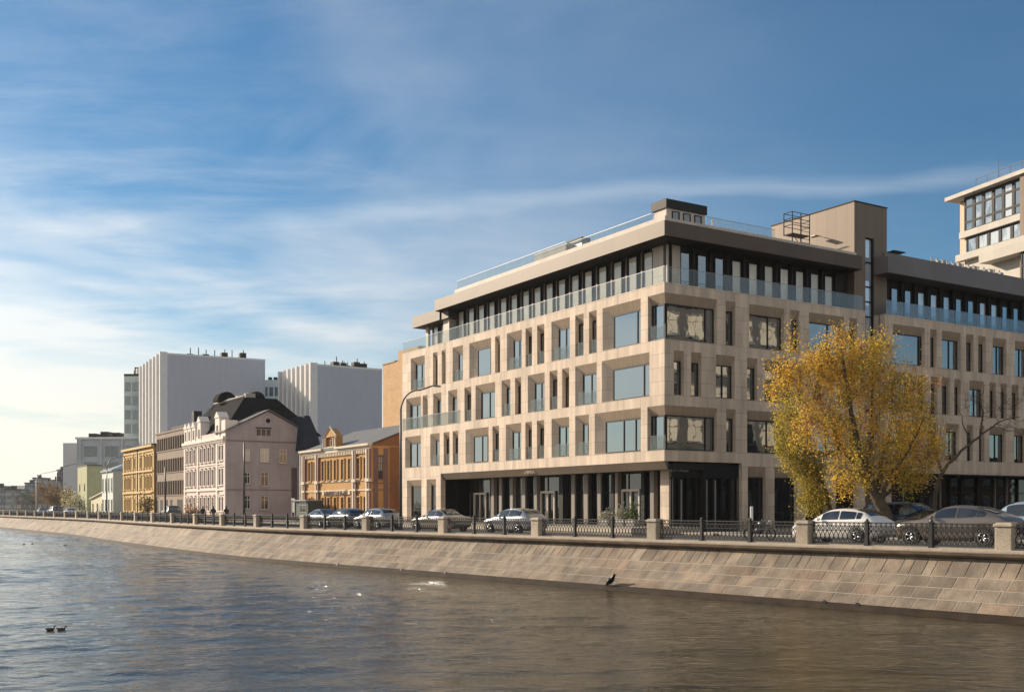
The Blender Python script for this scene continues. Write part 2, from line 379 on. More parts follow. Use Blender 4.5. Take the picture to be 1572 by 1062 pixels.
def d_of_px(px, off=0.0):
    best = None
    for i in range(0, int(ACC[-1] * 2)):
        p, T, Nn = edge_at(i / 2, off)
        if p.y < 5: continue
        e = abs(p.x / p.y * F_PX + CX - px)
        if best is None or e < best[0]: best = (e, i / 2)
        if p.y > 215: break
    return best[1]

# the rippled surface of the river: real waves, finer where the water is near
import numpy as np
def waves():
    r = np.random.RandomState(5)
    dirv = np.array([-.643, .766]); nrm = np.array([-.766, -.643]); o = np.array([18.4, 40.0])
    v = [-52.0]
    while v[-1] < 235: v.append(v[-1] + (.115 if v[-1] < 5 else .115 + (v[-1] - 5) * .0016))
    v = np.array(v); u = np.concatenate([np.linspace(-26, 1.0, 90), np.linspace(1.2, 50, 330)])
    V, U = np.meshgrid(v, u, indexing='ij')
    X = o[0] + dirv[0] * V + nrm[0] * U; Y = o[1] + dirv[1] * V + nrm[1] * U
    h = np.zeros_like(X)
    for i in range(64):
        lam = .42 * (9.0 ** (i / 63.0)) * r.uniform(.9, 1.1); k = 2 * np.pi / lam
        a = np.radians(100 + r.normal(0, 34)); amp = .0023 * lam ** 1.05 * r.uniform(.5, 1.3)
        h += amp * np.sin(k * (X * np.cos(a) + Y * np.sin(a)) + r.uniform(0, 6.28) + .8 * np.sin(X * .21 + i) + .7 * np.sin(Y * .17 + 2 * i))
    g = .72 + .38 * np.sin(X * .13 + .9 * np.sin(Y * .09)) * np.sin(Y * .11 + 1.3 + .8 * np.sin(X * .07)); h *= g
    h = h * 1.0 + .0
    n, m = X.shape; me = bpy.data.meshes.new('water')
    co = np.stack([X, Y, h], -1).reshape(-1, 3).astype(np.float32)
    me.vertices.add(n * m); me.vertices.foreach_set('co', co.ravel())
    idx = np.arange(n * m).reshape(n, m); q = np.stack([idx[:-1, :-1], idx[1:, :-1], idx[1:, 1:], idx[:-1, 1:]], -1).reshape(-1, 4)
    # counter clockwise seen from above
    q = q[:, ::-1] if ((dirv[0] * nrm[1] - dirv[1] * nrm[0]) < 0) else q
    nf = len(q); me.loops.add(nf * 4); me.loops.foreach_set('vertex_index', q.astype(np.int32).ravel())
    me.polygons.add(nf); me.polygons.foreach_set('loop_start', np.arange(0, nf * 4, 4, dtype=np.int32)); me.polygons.foreach_set('loop_total', np.full(nf, 4, np.int32))
    me.polygons.foreach_set('use_smooth', np.ones(nf, bool)); me.update(calc_edges=True); me.materials.append(WATER)
    ob = bpy.data.objects.new('water', me); COL.objects.link(ob); struct(ob)
waves()
ASPHALT = mat('asphalt', (.085, .082, .080), .9, var=.2, vscale=.6, bump=.3, bscale=30, fine=.2)
PAVE = mat('paving', (.33, .29, .24), .9, var=.12, vscale=.8, fine=.1, bump=.2)
GROUND = mat('ground_soil', (.13, .12, .09), .95, var=.2, vscale=.2)
KERB = mat('kerb_stone', (.36, .34, .31), .85, var=.1)
LINE = mat('road_paint', (.7, .7, .68), .7, var=.1)
# one sheet of ground from the quay edge inland to the horizon
g = MB(); far = Vector((.85, .53)) * 2600
pts = [edge_at(d, -.05)[0] for d in range(0, int(ACC[-1]), 4)] + [PL[-1]]
for i in range(len(pts) - 1):
    a, b = pts[i], pts[i + 1]
    g.add([(a.x, a.y, GZ), (b.x, b.y, GZ), (b.x + far.x, b.y + far.y, GZ), (a.x + far.x, a.y + far.y, GZ)], [(3, 2, 1, 0)])
struct(g.build('ground', GROUND, fix=False))
def ribbon(name, m, d0, d1, o0, o1, z, step=3, depth=0):
    r = MB(); n = int((d1 - d0) / step)
    P = []
    for k in range(n + 1):
        d = d0 + (d1 - d0) * k / n; a = edge_at(d, -o0)[0]; b = edge_at(d, -o1)[0]
        P.append((a, b))
    vs = []
    for a, b in P:
        vs += [(a.x, a.y, z), (b.x, b.y, z)]
    fs = [(2 * k, 2 * k + 1, 2 * k + 3, 2 * k + 2) for k in range(n)]
    if depth:
        o = len(vs); vs += [(x, y, zz - depth) for x, y, zz in vs]
        for k in range(n):
            for e in (0, 1):
                fs.append((2 * k + e, 2 * k + 2 + e, o + 2 * k + 2 + e, o + 2 * k + e))
    r.add(vs, fs); o = r.build(name, m); return struct(o)
LEN = ACC[-1] - 12
ribbon('quay_pavement', PAVE, 0, LEN, .1, 1.9, GZ + .10, depth=.09)
ribbon('kerb', KERB, 0, LEN, 1.9, 2.1, GZ + .105, depth=.1)
ribbon('road', ASPHALT, 0, LEN - 6, 2.1, 9.6, GZ + .006)
ribbon('kerb', KERB, 0, LEN - 6, 9.6, 9.8, GZ + .145, depth=.14)
for dd in range(10, int(LEN) - 10, 9):
    pass
mk = MB()
for dd in range(6, int(LEN) - 20, 9):
    a, T, Nn = edge_at(dd, -5.8); b = edge_at(dd + 3, -5.8)[0]
    mk.add([(a.x + Nn.x * .07, a.y + Nn.y * .07, GZ + .011), (b.x + Nn.x * .07, b.y + Nn.y * .07, GZ + .011), (b.x - Nn.x * .07, b.y - Nn.y * .07, GZ + .011), (a.x - Nn.x * .07, a.y - Nn.y * .07, GZ + .011)], [(0, 1, 2, 3)])
struct(mk.build('road_marking', LINE))
# pavement in front of the buildings: a strip along the frontage
def frontage_strip(name, m, s0, s1, q0, q1, z, depth=.14):
    b = MB(); P = [front(s0, q0), front(s1, q0), front(s1, q1), front(s0, q1)]
    b.prism([(p.x, p.y) for p in P], z - depth, z); return struct(b.build(name, m))
PPAV = mat('pale_paving', (.42, .37, .30), .9, var=.12, vscale=.5, fine=.08)
frontage_strip('building_pavement', PPAV, 31.6, 150, -4.2, 3.0, GZ + .15)
frontage_strip('arcade_terrace', PPAV, -2.0, 31.55, -4.2, 1.2, GZ + .45, .45)
b = MB(); P = [front(-2, 3), front(-2, 60), front(-5.5, 60), front(-5.5, -1.0), front(-2, -1.0)]
b.prism([(p.x, p.y) for p in P], GZ + .01, GZ + .147); struct(b.build('side_street_pavement', PAVE))
b = MB(); P = [front(-5.6, -1.6), front(-5.6, 60), front(-14, 60), front(-14, -6.5)]
b.prism([(p.x, p.y) for p in P], GZ + .0005, GZ + .012); struct(b.build('side_street', ASPHALT))
# lawn between the side street and the quay road, where the trees stand
LAWN = mat('lawn_soil', (.075, .085, .03), .95, var=.35, vscale=1.2, bump=.4, bscale=10)

# battered granite wall: real blocks laid in courses over a mortar bed
WALL_T, WALL_B = CT - .34, -.35
def wall_pt(d, h, lift=0.0):
    """h 0 at the top .. 1 at the foot"""
    p, T, Nn = edge_at(d)
    off = .10 + 2.85 * h ** 1.12 + .1 * h; z = WALL_T + (WALL_B - WALL_T) * h
    up = Vector((Nn.x * .74, Nn.y * .74, .67))
    return Vector((p.x + Nn.x * off, p.y + Nn.y * off, z)) + up * lift
wall = thing('embankment_wall', 'long sloping river wall of weathered granite blocks under the iron fence', 'wall', (0, 0, 0))
bed = MB(); nH = 8; nD = int(ACC[-1] / 2)
vs = []; fs = []
for i in range(nD + 1):
    for j in range(nH + 1): vs.append(wall_pt(i * ACC[-1] / nD, j / nH, -.003))
for i in range(nD):
    for j in range(nH): a = i * (nH + 1) + j; fs.append((a, a + 1, a + nH + 2, a + nH + 1))
bed.add(vs, fs); bed.build('mortar_bed', mat('mortar', (.38, .31, .24), .9, var=.15, vscale=2, fine=.15), wall)
rng = random.Random(11)
ROWS = [(.0, .29, .38, .8), (.29, .455, .6, 1.35), (.455, .62, .6, 1.5), (.62, .775, .7, 1.7)]
PAL = [(1.0, .97, .92), (1.08, .95, .82), (.92, .90, .86), (1.12, 1.02, .9), (.85, .82, .78), (1.1, .88, .74), (.95, .93, .95), (1.0, .9, .8), (1.15, 1.08, .98), (.8, .78, .72), (1.02, .96, .88), (1.0, .96, .9)]
bl = MB(); tints = []
for (h0, h1, w0, w1) in ROWS:
    d = rng.random()
    while d < ACC[-1] - 1:
        wd = rng.uniform(w0, w1)
        if d > 110: wd *= 1.8
        gap = .013; sk = 0
        e = rng.uniform(0, .012)
        nseg = 1
        o = len(bl.v); bv = .02
        a = [wall_pt(d + gap, h0 + .004), wall_pt(d + wd - gap, h0 + .004), wall_pt(d + wd - gap, h1 - .004), wall_pt(d + gap, h1 - .004)]
        bq = [wall_pt(d + gap + bv, h0 + .009, .006 + e * .5), wall_pt(d + wd - gap - bv, h0 + .009, .006 + e * .5), wall_pt(d + wd - gap - bv, h1 - .009, .006 + e * .5), wall_pt(d + gap + bv, h1 - .009, .006 + e * .5)]
        bl.add(a + bq, [(4, 5, 6, 7), (0, 1, 5, 4), (1, 2, 6, 5), (2, 3, 7, 6), (3, 0, 4, 7)])
        c = rng.choice(PAL); k = rng.uniform(.86, 1.08); c = tuple(.45 + .55 * q for q in c); k = k * (1.03 if h0 < .1 else 1)
        if rng.random() < .045: k *= .7
        tints += [(c[0] * k, c[1] * k, c[2] * k, 1)] * 20
        d += wd
ob = bl.build('granite_block_facing', None or mat('embankment_granite', (.235, .195, .152), .85, var=.36, vscale=.45, fine=.2, bump=.35, bscale=14, streaks=.34, attr='tint'), wall, fix=False)
ob['kind'] = 'stuff'
ca = ob.data.color_attributes.new('tint', 'FLOAT_COLOR', 'CORNER')
ca.data.foreach_set('color', [x for t in tints for x in t])
# smooth rendered foot of the wall with a dark wet line and a ledge at the water
ft = MB(); vs = []; fs = []
hh = [.775, .80, .9, 1.0]
for i in range(nD + 1):
    for j, h in enumerate(hh): vs.append(wall_pt(i * ACC[-1] / nD, h, .0 if j == 0 else .03))
for i in range(nD):
    for j in range(3): a = i * 4 + j; fs.append((a, a + 1, a + 5, a + 4))
ft.add(vs, fs); ft.build('rendered_foot', mat('wall_render', (.27, .21, .155), .85, var=.16, vscale=1.2, fine=.1, streaks=.15, bump=.2), wall)
wl = MB(); vs = []; fs = []
for i in range(nD + 1):
    vs += [wall_pt(i * ACC[-1] / nD, .785, .032), wall_pt(i * ACC[-1] / nD, .79, .10), wall_pt(i * ACC[-1] / nD, .83, .11), wall_pt(i * ACC[-1] / nD, 1.0, .10)]
for i in range(nD):
    for j in range(3): a = i * 4 + j; fs.append((a, a + 1, a + 5, a + 4))
wl.add(vs, fs); wl.build('tide_ledge', mat('wet_ledge', (.032, .022, .014), .8, spec=.2, var=.4, vscale=1.5), wall)
# coping slabs
cp = MB(); d = 0.0
while d < ACC[-1] - 3:
    wd = 1.55; seg = []
    for dd in (d + .004, d + wd - .004):
        prof = [(-.72, CT - .2), (-.72, CT), (.40, CT), (.46, CT - .03), (.475, CT - .10), (.465, CT - .14), (.30, CT - .15), (-.1, CT - .15)]
        p, T, Nn = edge_at(dd)
        seg.append([(p.x + Nn.x * o, p.y + Nn.y * o, z) for o, z in prof])
    n = len(seg[0]); vs = seg[0] + seg[1]
    cp.add(vs, [(i, (i + 1) % n, n + (i + 1) % n, n + i) for i in range(n)] + [tuple(range(n)), tuple(range(2 * n - 1, n - 1, -1))])
    d += wd
cp.build('coping', COPE, wall)
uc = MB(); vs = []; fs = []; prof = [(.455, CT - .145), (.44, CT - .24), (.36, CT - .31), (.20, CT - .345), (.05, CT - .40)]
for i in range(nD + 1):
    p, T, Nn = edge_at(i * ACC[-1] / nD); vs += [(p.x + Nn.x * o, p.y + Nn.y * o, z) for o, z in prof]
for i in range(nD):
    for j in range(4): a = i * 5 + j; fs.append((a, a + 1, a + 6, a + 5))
uc.add(vs, fs); uc.build('coping_moulding', mat('shade_brown_granite', (.13, .095, .065), .85, var=.35, vscale=1.2, fine=.2), wall)  # dark brown face, deepened by the coping's shadow put into its colour
for px in (526, 625, 695, 1322, 1275):
    dd = d_of_px(px, 2.0); p = wall_pt(dd, .80, .16); q = wall_pt(dd, .80, -.1)
    o = MB(); o.tube([q, p + Vector((0, 0, -.03))], [.11, .11], 10); o.build('drain_pipe', BLACK, wall, smooth=False)

# ------------------------------------------------------------------ cast iron fence between granite pillars
FZ = CT
fence = thing('quay_fence', 'black cast iron lattice fence between granite pillars along the river edge', 'fence', (0, 0, 0))
def panel_mesh(L):
    m = MB(); t = .022
    m.box(0, L, -.03, .03, .93, .975); m.box(0, L, -.022, .022, .80, .83); m.box(0, L, -.022, .022, .60, .625); m.box(0, L, -.03, .03, .07, .115)
    n = max(4, int(round(L / .225))); wd = L / n
    for k in range(n):                                      # ring frieze, scrolls and pointed ovals
        cx = (k + .5) * wd
        pts = [(cx + .045 * math.cos(a), 0, .88 + .045 * math.sin(a)) for a in [math.pi * i / 4 for i in range(9)]]
        m.tube(pts, .016, 4, False)
        pts = [(cx + .055 * math.cos(a), 0, .712 + .08 * math.sin(a)) for a in [math.pi * i / 4 for i in range(9)]]
        m.tube(pts, .022, 4, False)
        m.box(k * wd - .012, k * wd + .012, -.012, .012, .62, .82)
        for sgn in (-1, 1):                                 # crossing curves: long ovals woven side by side
            pts = [(cx + sgn * wd * .98 * .5 * math.sin(math.pi * t2) * (1 if True else 0), 0, .11 + .50 * t2) for t2 in [i / 6 for i in range(7)]]
            m.tube(pts, .019, 4, False)
            pts = [(cx - sgn * wd * .5 + sgn * wd * t2, 0, .11 + .25 * t2 * 1.0) for t2 in (0, .5, 1)]
            m.tube(pts, .014, 4, False)
    return m.mesh('panel', IRON)
pm = {}
def put(name, me, p, T, z, parent=fence):
    o = bpy.data.objects.new(name, me); COL.objects.link(o); o.parent = parent
    o.location = (p.x, p.y, z); o.rotation_euler = (0, 0, math.atan2(T.y, T.x)); return o
pil = MB(); pil.bbox(-.32, .32, -.30, .30, 0, .88, .03); pil.bbox(-.37, .37, -.35, .35, .882, .98, .035); pil.bbox(-.30, .30, -.28, .28, .981, 1.03, .03)
pil_me = pil.mesh('pillar', GRANITE_P)
pst = MB(); pst.bbox(-.10, .10, -.10, .10, 0, .12, .01); pst.bbox(-.075, .075, -.075, .075, .12, .95, .01); pst.bbox(-.095, .095, -.095, .095, .951, 1.02, .02); pst.lathe([(.05, 1.02), (.075, 1.05), (.06, 1.1), (.01, 1.13)], n=8)
pst_me = pst.mesh('post', IRON)
SPAN = 8.8; npan = 0
k = -1
far_pan = MB(); far_post = MB(); far_pil = MB()
while D0 + (k + 1) * SPAN < ACC[-1] - 8:
    d = D0 + k * SPAN
    p, T, Nn = edge_at(d, -.12)
    put('pillar', pil_me, p, T, FZ)
    if k < 30:
        marks = [d + .32, d + SPAN / 3 + .05, d + 2 * SPAN / 3 - .05, d + SPAN - .32]
        for j in range(3):
            a, _, _ = edge_at(marks[j] + (.07 if j else 0), -.12); b, _, _ = edge_at(marks[j + 1] - (.07 if j < 2 else 0), -.12)
            Lh = round((b - a).length, 2)
            if Lh not in pm: pm[Lh] = panel_mesh(Lh)
            put('panel', pm[Lh], a, (b - a).normalized(), FZ); npan += 1
            if j < 2:
                c, T2, _ = edge_at(marks[j + 1], -.12); put('post', pst_me, c, T2, FZ)
    k += 1
print('fence panels', npan, 'meshes', len(pm), 'pillars', k + 1)

# ------------------------------------------------------------------ far bank, hill and distant district
fb = MB(); fb.box(-2600, -60, 430, 2600, -1, 3.0); struct(fb.build('far_bank', GROUND))
hill = MB(); nx = 60; rows_ = [(0, 0), (140, .55), (260, .9), (380, 1.0), (600, .8)]
vs = []; fs = []
for i in range(nx + 1):
    x = -1300 + i * 22
    for (dy, kk) in rows_:
        h = 31 + 4 * noise.noise(Vector((x * .006, 1.3, 0))) + 2 * noise.noise(Vector((x * .03, dy * .02, 4)))
        vs.append((x, 820 + dy, 3.0 + h * kk * min(1, .93 + .1 * math.sin(x * .004))))
for i in range(nx):
    for j in range(len(rows_) - 1): a = i * 5 + j; fs.append((a, a + 1, a + 6, a + 5))
hill.add(vs, fs); struct(hill.build('wooded_hill', mat('hill_woods', (.055, .062, .05), .95, var=.4, vscale=.04, bump=1, bscale=.2), smooth=True))
# ================================================================== the office building on the corner
T_, DEP = .46, .37
SILLS = [7.65, 11.15, 14.65]; OUTS = [10.47, 13.97, 17.55]; GLT = [9.88, 13.34, 16.95]
SLAB5, SOF, ROOF = 18.2, 21.15, 22.1
def mapA(s, q, z): return (-s, q, z - GZ)
def mapB(s, q, z): return (-q, s, z - GZ)
def wall_rows(mb, M, s0, s1, zb, zt, rows, T=T_):
    prev = zb
    for (sill, out, ops) in rows:
        if sill > prev: mb.box(s0, s1, 0, T, prev, sill, M)
        x = s0
        for a, b in sorted(ops):
            if a > x + .01: mb.box(x, a, 0, T, sill, out, M)
            x = max(x, b)
        if s1 > x + .01: mb.box(x, s1, 0, T, sill, out, M)
        prev = out
    if zt > prev: mb.box(s0, s1, 0, T, prev, zt, M)
def window(parent, M, a, b, z0, z1, q, glass, bars=(), fw=.07, hbar=None, name='window'):
    f = MB()
    f.box(a, b, q - .04, q + .05, z0, z0 + fw, M); f.box(a, b, q - .04, q + .05, z1 - fw, z1, M)
    f.box(a, a + fw, q - .04, q + .05, z0 + fw, z1 - fw, M); f.box(b - fw, b, q - .04, q + .05, z0 + fw, z1 - fw, M)
    for x in bars: f.box(x - .035, x + .035, q - .05, q + .045, z0 + fw, z1 - fw, M)
    if hbar: f.box(a + fw, b - fw, q - .045, q + .04, hbar - .03, hbar + .03, M)
    w = f.build(name, FRAME_D, parent)
    g = MB(); g.box(a + fw, b - fw, q + .004, q + .02, z0 + fw, z1 - fw, M); g.build('pane', glass, w)
    return w
OWN = [None]
def splay(mb, mr, M, a, b, z0, zo, zg, sp, side):
    """sloping lintel and one slanting jamb between the outer opening and the recessed window"""
    mi0 = a == 0
    a2 = DEP if mi0 else a
    vs = [(a, 0, zo), (b, 0, zo), (a2, DEP, zo), (b, DEP, zo), (a2, DEP, zg), (b, DEP, zg)]
    mr = MB(); mr.add([M(*v) for v in vs], [(0, 1, 3, 2), (0, 4, 5, 1), (2, 3, 5, 4), (0, 2, 4), (1, 5, 3)]); mr.build('sloped_lintel', STONE_REV, OWN[0])
    if sp > 0:
        if side > 0:   # jamb on the high-s side
            tri = [(b, 0), (b, DEP), (b - sp, DEP)]
        else:
            tri = [(a, 0), (a, DEP), (a + sp, DEP)]
        n = 3; vs = [M(x, y, z0) for x, y in tri] + [M(x, y, zo - .001) for x, y in tri]
        mb.add(vs, [(0, 1, 2), (3, 5, 4), (0, 2, 5, 3), (0, 3, 4, 1), (1, 4, 5, 2)])

office = thing('office_building', 'pale stone corner office building with deep slanted window recesses and a dark overhanging roof', 'office building', (C0.x, C0.y, GZ), RZ)
OA = {  # openings on the river face, as picture columns
 2: [(994.6, 1020.5), (925, 983.6), (904, 916), (883, 896), (846.5, 874.7), (824.5, 835.7), (806.8, 816.8), (778, 801), (760, 767.5), (720.5, 754), (694.8, 710.6), (678, 684), (664.7, 671.8), (630.6, 652)],
 1: [(924, 997), (883, 916), (863, 873.8), (843.7, 855.7), (810.3, 836), (790.6, 800), (770, 783.5), (730, 760), (713, 723.5), (688, 702), (665, 677.6), (649, 656.5), (623.5, 646)],
 0: [(993.7, 1020.5), (913, 983.8), (883, 904), (846.7, 873.8), (824.3, 835.5), (806.6, 816.6), (776.5, 800), (756, 766), (714.6, 750), (695, 703.5), (681, 690), (660.5, 675), (622, 646)]}
OB = {
 2: [(1019, 1100.9), (1114, 1129), (1150, 1204), (1213.5, 1227.5), (1242, 1296), (1303.6, 1315.5)],
 1: [(1034.5, 1050), (1061, 1077), (1099, 1128), (1147, 1163), (1174, 1235), (1249, 1266), (1281, 1307)],
 0: [(1019, 1101), (1115, 1129.6), (1147, 1203), (1211, 1227), (1240, 1293), (1303, 1316)]}
A_END = 37.3; B_END = 18.75
def conv(ops, fn):
    r = []
    for a, b in ops:
        s0, s1 = sorted((fn(a), fn(b)))
        if s0 < .3: s0 = 0
        r.append((s0, s1))
    return sorted(r)
OWN[0] = office; frA = MB(); rv = None; fb_ = MB()
rowsA = [(SILLS[i], OUTS[i], conv(OA[i], sA)) for i in range(3)]
rowsB = [(SILLS[i], OUTS[i], [(max(a, T_) if a == 0 else a, b) for a, b in conv(OB[i], sB)]) for i in range(3)]
wall_rows(frA, mapA, 0, A_END, 6.95, SLAB5, rowsA)
wall_rows(fb_, mapB, T_, B_END, 6.95, SLAB5, rowsB)
for i in range(3):
    for a, b in rowsA[i][2]:
        wdt = b - a; sp = min(.40, wdt * .20) if wdt > 1.25 else 0
        if wdt > 3.5: sp = .80
        elif 1.6 < wdt < 2.6: sp = .5
        if i == 1 and a > 26: sp = .25
        corner = a == 0
        splay(frA, rv, mapA, a, b, SILLS[i], OUTS[i], GLT[i], 0 if corner else sp, 1)
        aa = DEP if corner else a; bb = b if corner else b - sp
        bars = []
        if wdt > 3.5: bars = [aa + (bb - aa) * .22] + ([aa + (bb - aa) * .52] if i == 0 else [])
        elif wdt > 2.0: bars = [aa + (bb - aa) * .5]
        elif wdt > 1.3: bars = [aa + (bb - aa) * .45]
        if corner: bars = [DEP + .9]
        window(office, mapA, aa, bb, SILLS[i] + .02, GLT[i], DEP - .02, GLASS, bars, .10)
    for a, b in conv(OB[i], sB):
        corner = a == 0; wdt = b - a
        splay(fb_, rv, mapB, a, b, SILLS[i], OUTS[i], GLT[i], 0, -1)
        aa = DEP + .05 if corner else a
        bars = [b - .75] if corner else ([aa + wdt * .62] if wdt > 2.2 else ([aa + wdt * .5] if wdt > 1.1 else []))
        window(office, mapB, aa, b, SILLS[i] + .02, GLT[i], DEP - .02, GLASS_B, bars)
# ground floor piers: river face left part, and the street face
gA = conv([(624.7, 647), (655, 669.2)], sA)
wall_rows(frA, mapA, sA(676.5), A_END, GZ, 6.95, [(GZ + .3, 6.5, gA)])
for a, b in gA:
    splay(frA, rv, mapA, a, b, GZ + .3, 6.5, 5.95, .3, 1)
    window(office, mapA, a, b - .3, GZ + .3, 5.95, DEP - .02, GLASS_D, [], .08, GZ + 1.4)
s_shop = sB(1139)
gB = conv([(1148, 1176), (1189, 1224), (1237, 1269), (1283, 1315)], sB)
wall_rows(fb_, mapB, s_shop, B_END, GZ, 6.95, [(GZ + .25, 6.75, gB)])
for a, b in gB:
    splay(fb_, rv, mapB, a, b, GZ + .25, 6.75, 6.05, 0, -1)
    window(office, mapB, a, b, GZ + .25, 6.05, DEP - .02, GLASS_D, [a + (b - a) * .5], .08, GZ + 1.3)
frA.build('river_facade', STONE, office); fb_.build('street_facade', STONE, office)
# fascia over the arcade, its soffit, black shopfront of the corner
arc0 = sA(676.5)
fa = MB(); fa.prism([(0, 0), (0, 0)], 0, 0) if False else None
vs = [(0.02, .012, 6.949), (arc0 - .0, .012, 6.949), (.02, .26, 6.42), (arc0, .26, 6.42), (.02, .32, 6.42), (arc0, .32, 6.42), (.02, .32, 6.949), (arc0, .32, 6.949)]
fa.add([mapA(*v) for v in vs], [(0, 1, 3, 2), (2, 3, 5, 4), (4, 5, 7, 6), (6, 7, 1, 0), (0, 2, 4, 6), (1, 7, 5, 3)])
fa.build('arcade_fascia', mat('fascia_panel', (.125, .095, .07), .5, metal=.1, var=.08, joints=(1.9, 9), jdark=.6, woff=0), office)
text(office, "o BIVEA", .34, mapA(sA(803), .10, 6.57), (R(115), 0, 0), mat('fascia_letters', (.6, .53, .44), .5), sx=1.3)
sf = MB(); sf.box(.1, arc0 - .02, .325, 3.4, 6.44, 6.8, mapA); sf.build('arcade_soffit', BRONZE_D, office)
# arcade: columns, recessed shop glazing, doors
QG = 2.1
def column(px0, px1, q0, q1, m, z1=6.5, name='column'):
    a, b = sorted((sA(px0, q0), sA(px1, q0))); c = MB(); c.box(a, b, q0, q1, GZ, z1, mapA); return c.build(name, m, office)
PIERC = mat('pier_stone', (.20, .175, .155), .7, var=.06)
column(1013.5, 1027, 1.3, 2.0, STONE)
for px0, px1 in ((998, 1003.5), (944, 948), (938, 942), (917, 922), (896, 902), (877, 882), (858, 864), (820, 824), (801, 806), (783, 787), (766, 770), (754, 758)):
    column(px0, px1, QG - .32, QG + .02, PIERC if px0 not in (938, 858) else BLACK, name='mullion_fin')
for px0, px1 in ((984, 989), (923, 926), (903.5, 908), (883, 886), (865, 869), (806.5, 811), (752, 754), (770.5, 774)):
    column(px0, px1, QG - .18, QG + .02, BLACK, name='mullion_fin')
gl_pts = [722, 754, 783, 803, 822, 860, 880, 900, 920, 944, 986, 1010]
for i in range(len(gl_pts) - 1):
    a, b = sorted((sA(gl_pts[i], QG), sA(gl_pts[i + 1], QG)))
    window(office, mapA, a, b, GZ + .46, 6.45, QG + .06, GLASS_D, [a + (b - a) * .5] if b - a > 2.4 else [], .06, 5.05, name='shop_window')
for px0, px1 in ((727, 745.5), (829, 851), (953.5, 981.5)):
    a, b = sorted((sA(px0, QG - .1), sA(px1, QG - .1))); z1 = GZ + 2.75; q = QG - .1; d = MB(); m_ = (a + b) / 2
    for x0, x1 in ((a, a + .14), (b - .14, b), (m_ - .07, m_ + .07)): d.box(x0, x1, q, q + .12, GZ + .02, z1, mapA)
    d.box(a, b, q, q + .12, z1 + .001, z1 + .17, mapA); d.box(a + .14, m_ - .07, q + .01, q + .1, GZ + .02, GZ + .25, mapA); d.box(m_ + .07, b - .14, q + .01, q + .1, GZ + .02, GZ + .25, mapA)
    o = d.build('door', FRAME_L, office)
    h = MB(); h.box(m_ - .14, m_ - .11, q - .07, q - .04, GZ + .8, GZ + 1.4, mapA); h.box(m_ + .11, m_ + .14, q - .07, q - .04, GZ + .8, GZ + 1.4, mapA); h.build('handle', GREYP, o)
# gateway: deep dark passage
a, b = sorted((sA(677.5, .7), sA(722, QG)))
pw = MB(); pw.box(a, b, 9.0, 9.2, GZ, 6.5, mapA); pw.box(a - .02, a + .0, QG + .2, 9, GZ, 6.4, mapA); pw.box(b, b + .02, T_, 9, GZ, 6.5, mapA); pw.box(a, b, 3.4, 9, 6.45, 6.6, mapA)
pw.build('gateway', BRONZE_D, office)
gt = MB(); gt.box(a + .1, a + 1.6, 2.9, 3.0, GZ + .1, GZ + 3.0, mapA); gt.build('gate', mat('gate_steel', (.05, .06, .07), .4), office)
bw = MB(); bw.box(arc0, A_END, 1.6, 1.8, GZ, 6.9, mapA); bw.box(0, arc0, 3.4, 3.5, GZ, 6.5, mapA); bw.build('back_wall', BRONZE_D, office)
# street corner shopfront in black metal
sh = MB(); sh.box(.9, s_shop, .30, .42, 5.95, 6.949, mapB); sh.box(.9, s_shop, .30, .42, GZ, GZ + .25, mapB)
for px in (1030, 1042, 1055, 1068, 1082, 1094, 1107, 1120, 1134):
    s_ = sB(px, .3); s_ = max(s_, .95); sh.box(s_, s_ + .16, .30, .42, GZ + .25, 5.95, mapB)
sh.build('shopfront', BLACK, office)
window(office, mapB, .9, s_shop, GZ + .25, 5.95, .5, GLASS_D, [], .05, name='shop_window')
wcr = MB()
for px in (1044, 1083, 1096): s_ = sB(px, .35); wcr.box(s_, s_ + .10, .27, .30, GZ + .3, 5.8, mapB)
wcr.build('steel_trim', GREYP, office)
text(office, "BLIVWEEI", .44, mapB(sB(1025.5, .27), .27, 6.31), (R(90), 0, R(90)), mat('shop_letters', (.30, .30, .30), .5), ext=.02, sx=.92)
# core so that nothing is hollow
core = MB(); core.box(2.3, A_END - .2, 0.9 + 2.6, 16.5, 6.95, ROOF - .2, mapA); core.box(.65, A_END - .1, .64, 17.5, SLAB5 - .25, SLAB5 - .02, mapA)
core.box(.52, A_END - .02, .50, 1.2, 6.97, SLAB5 - .3, mapA); core.build('inner_walls', BRONZE_D, office)
ew = MB(); ew.box(A_END, A_END + .25, .3, 16.6, GZ, SLAB5 - .03, mapA); ew.build('end_wall', PALE_CLAD, office)
cb2 = MB(); cb2.box(.52, 1.1, 1.3, B_END, 6.97, SLAB5 - .3, lambda q, s, z: mapB(s, q, z)); cb2.box(2.0, 8, s_shop + .1, B_END, GZ, 6.9, lambda q, s, z: mapB(s, q, z)); cb2.build('inner_walls', BRONZE_D, office)

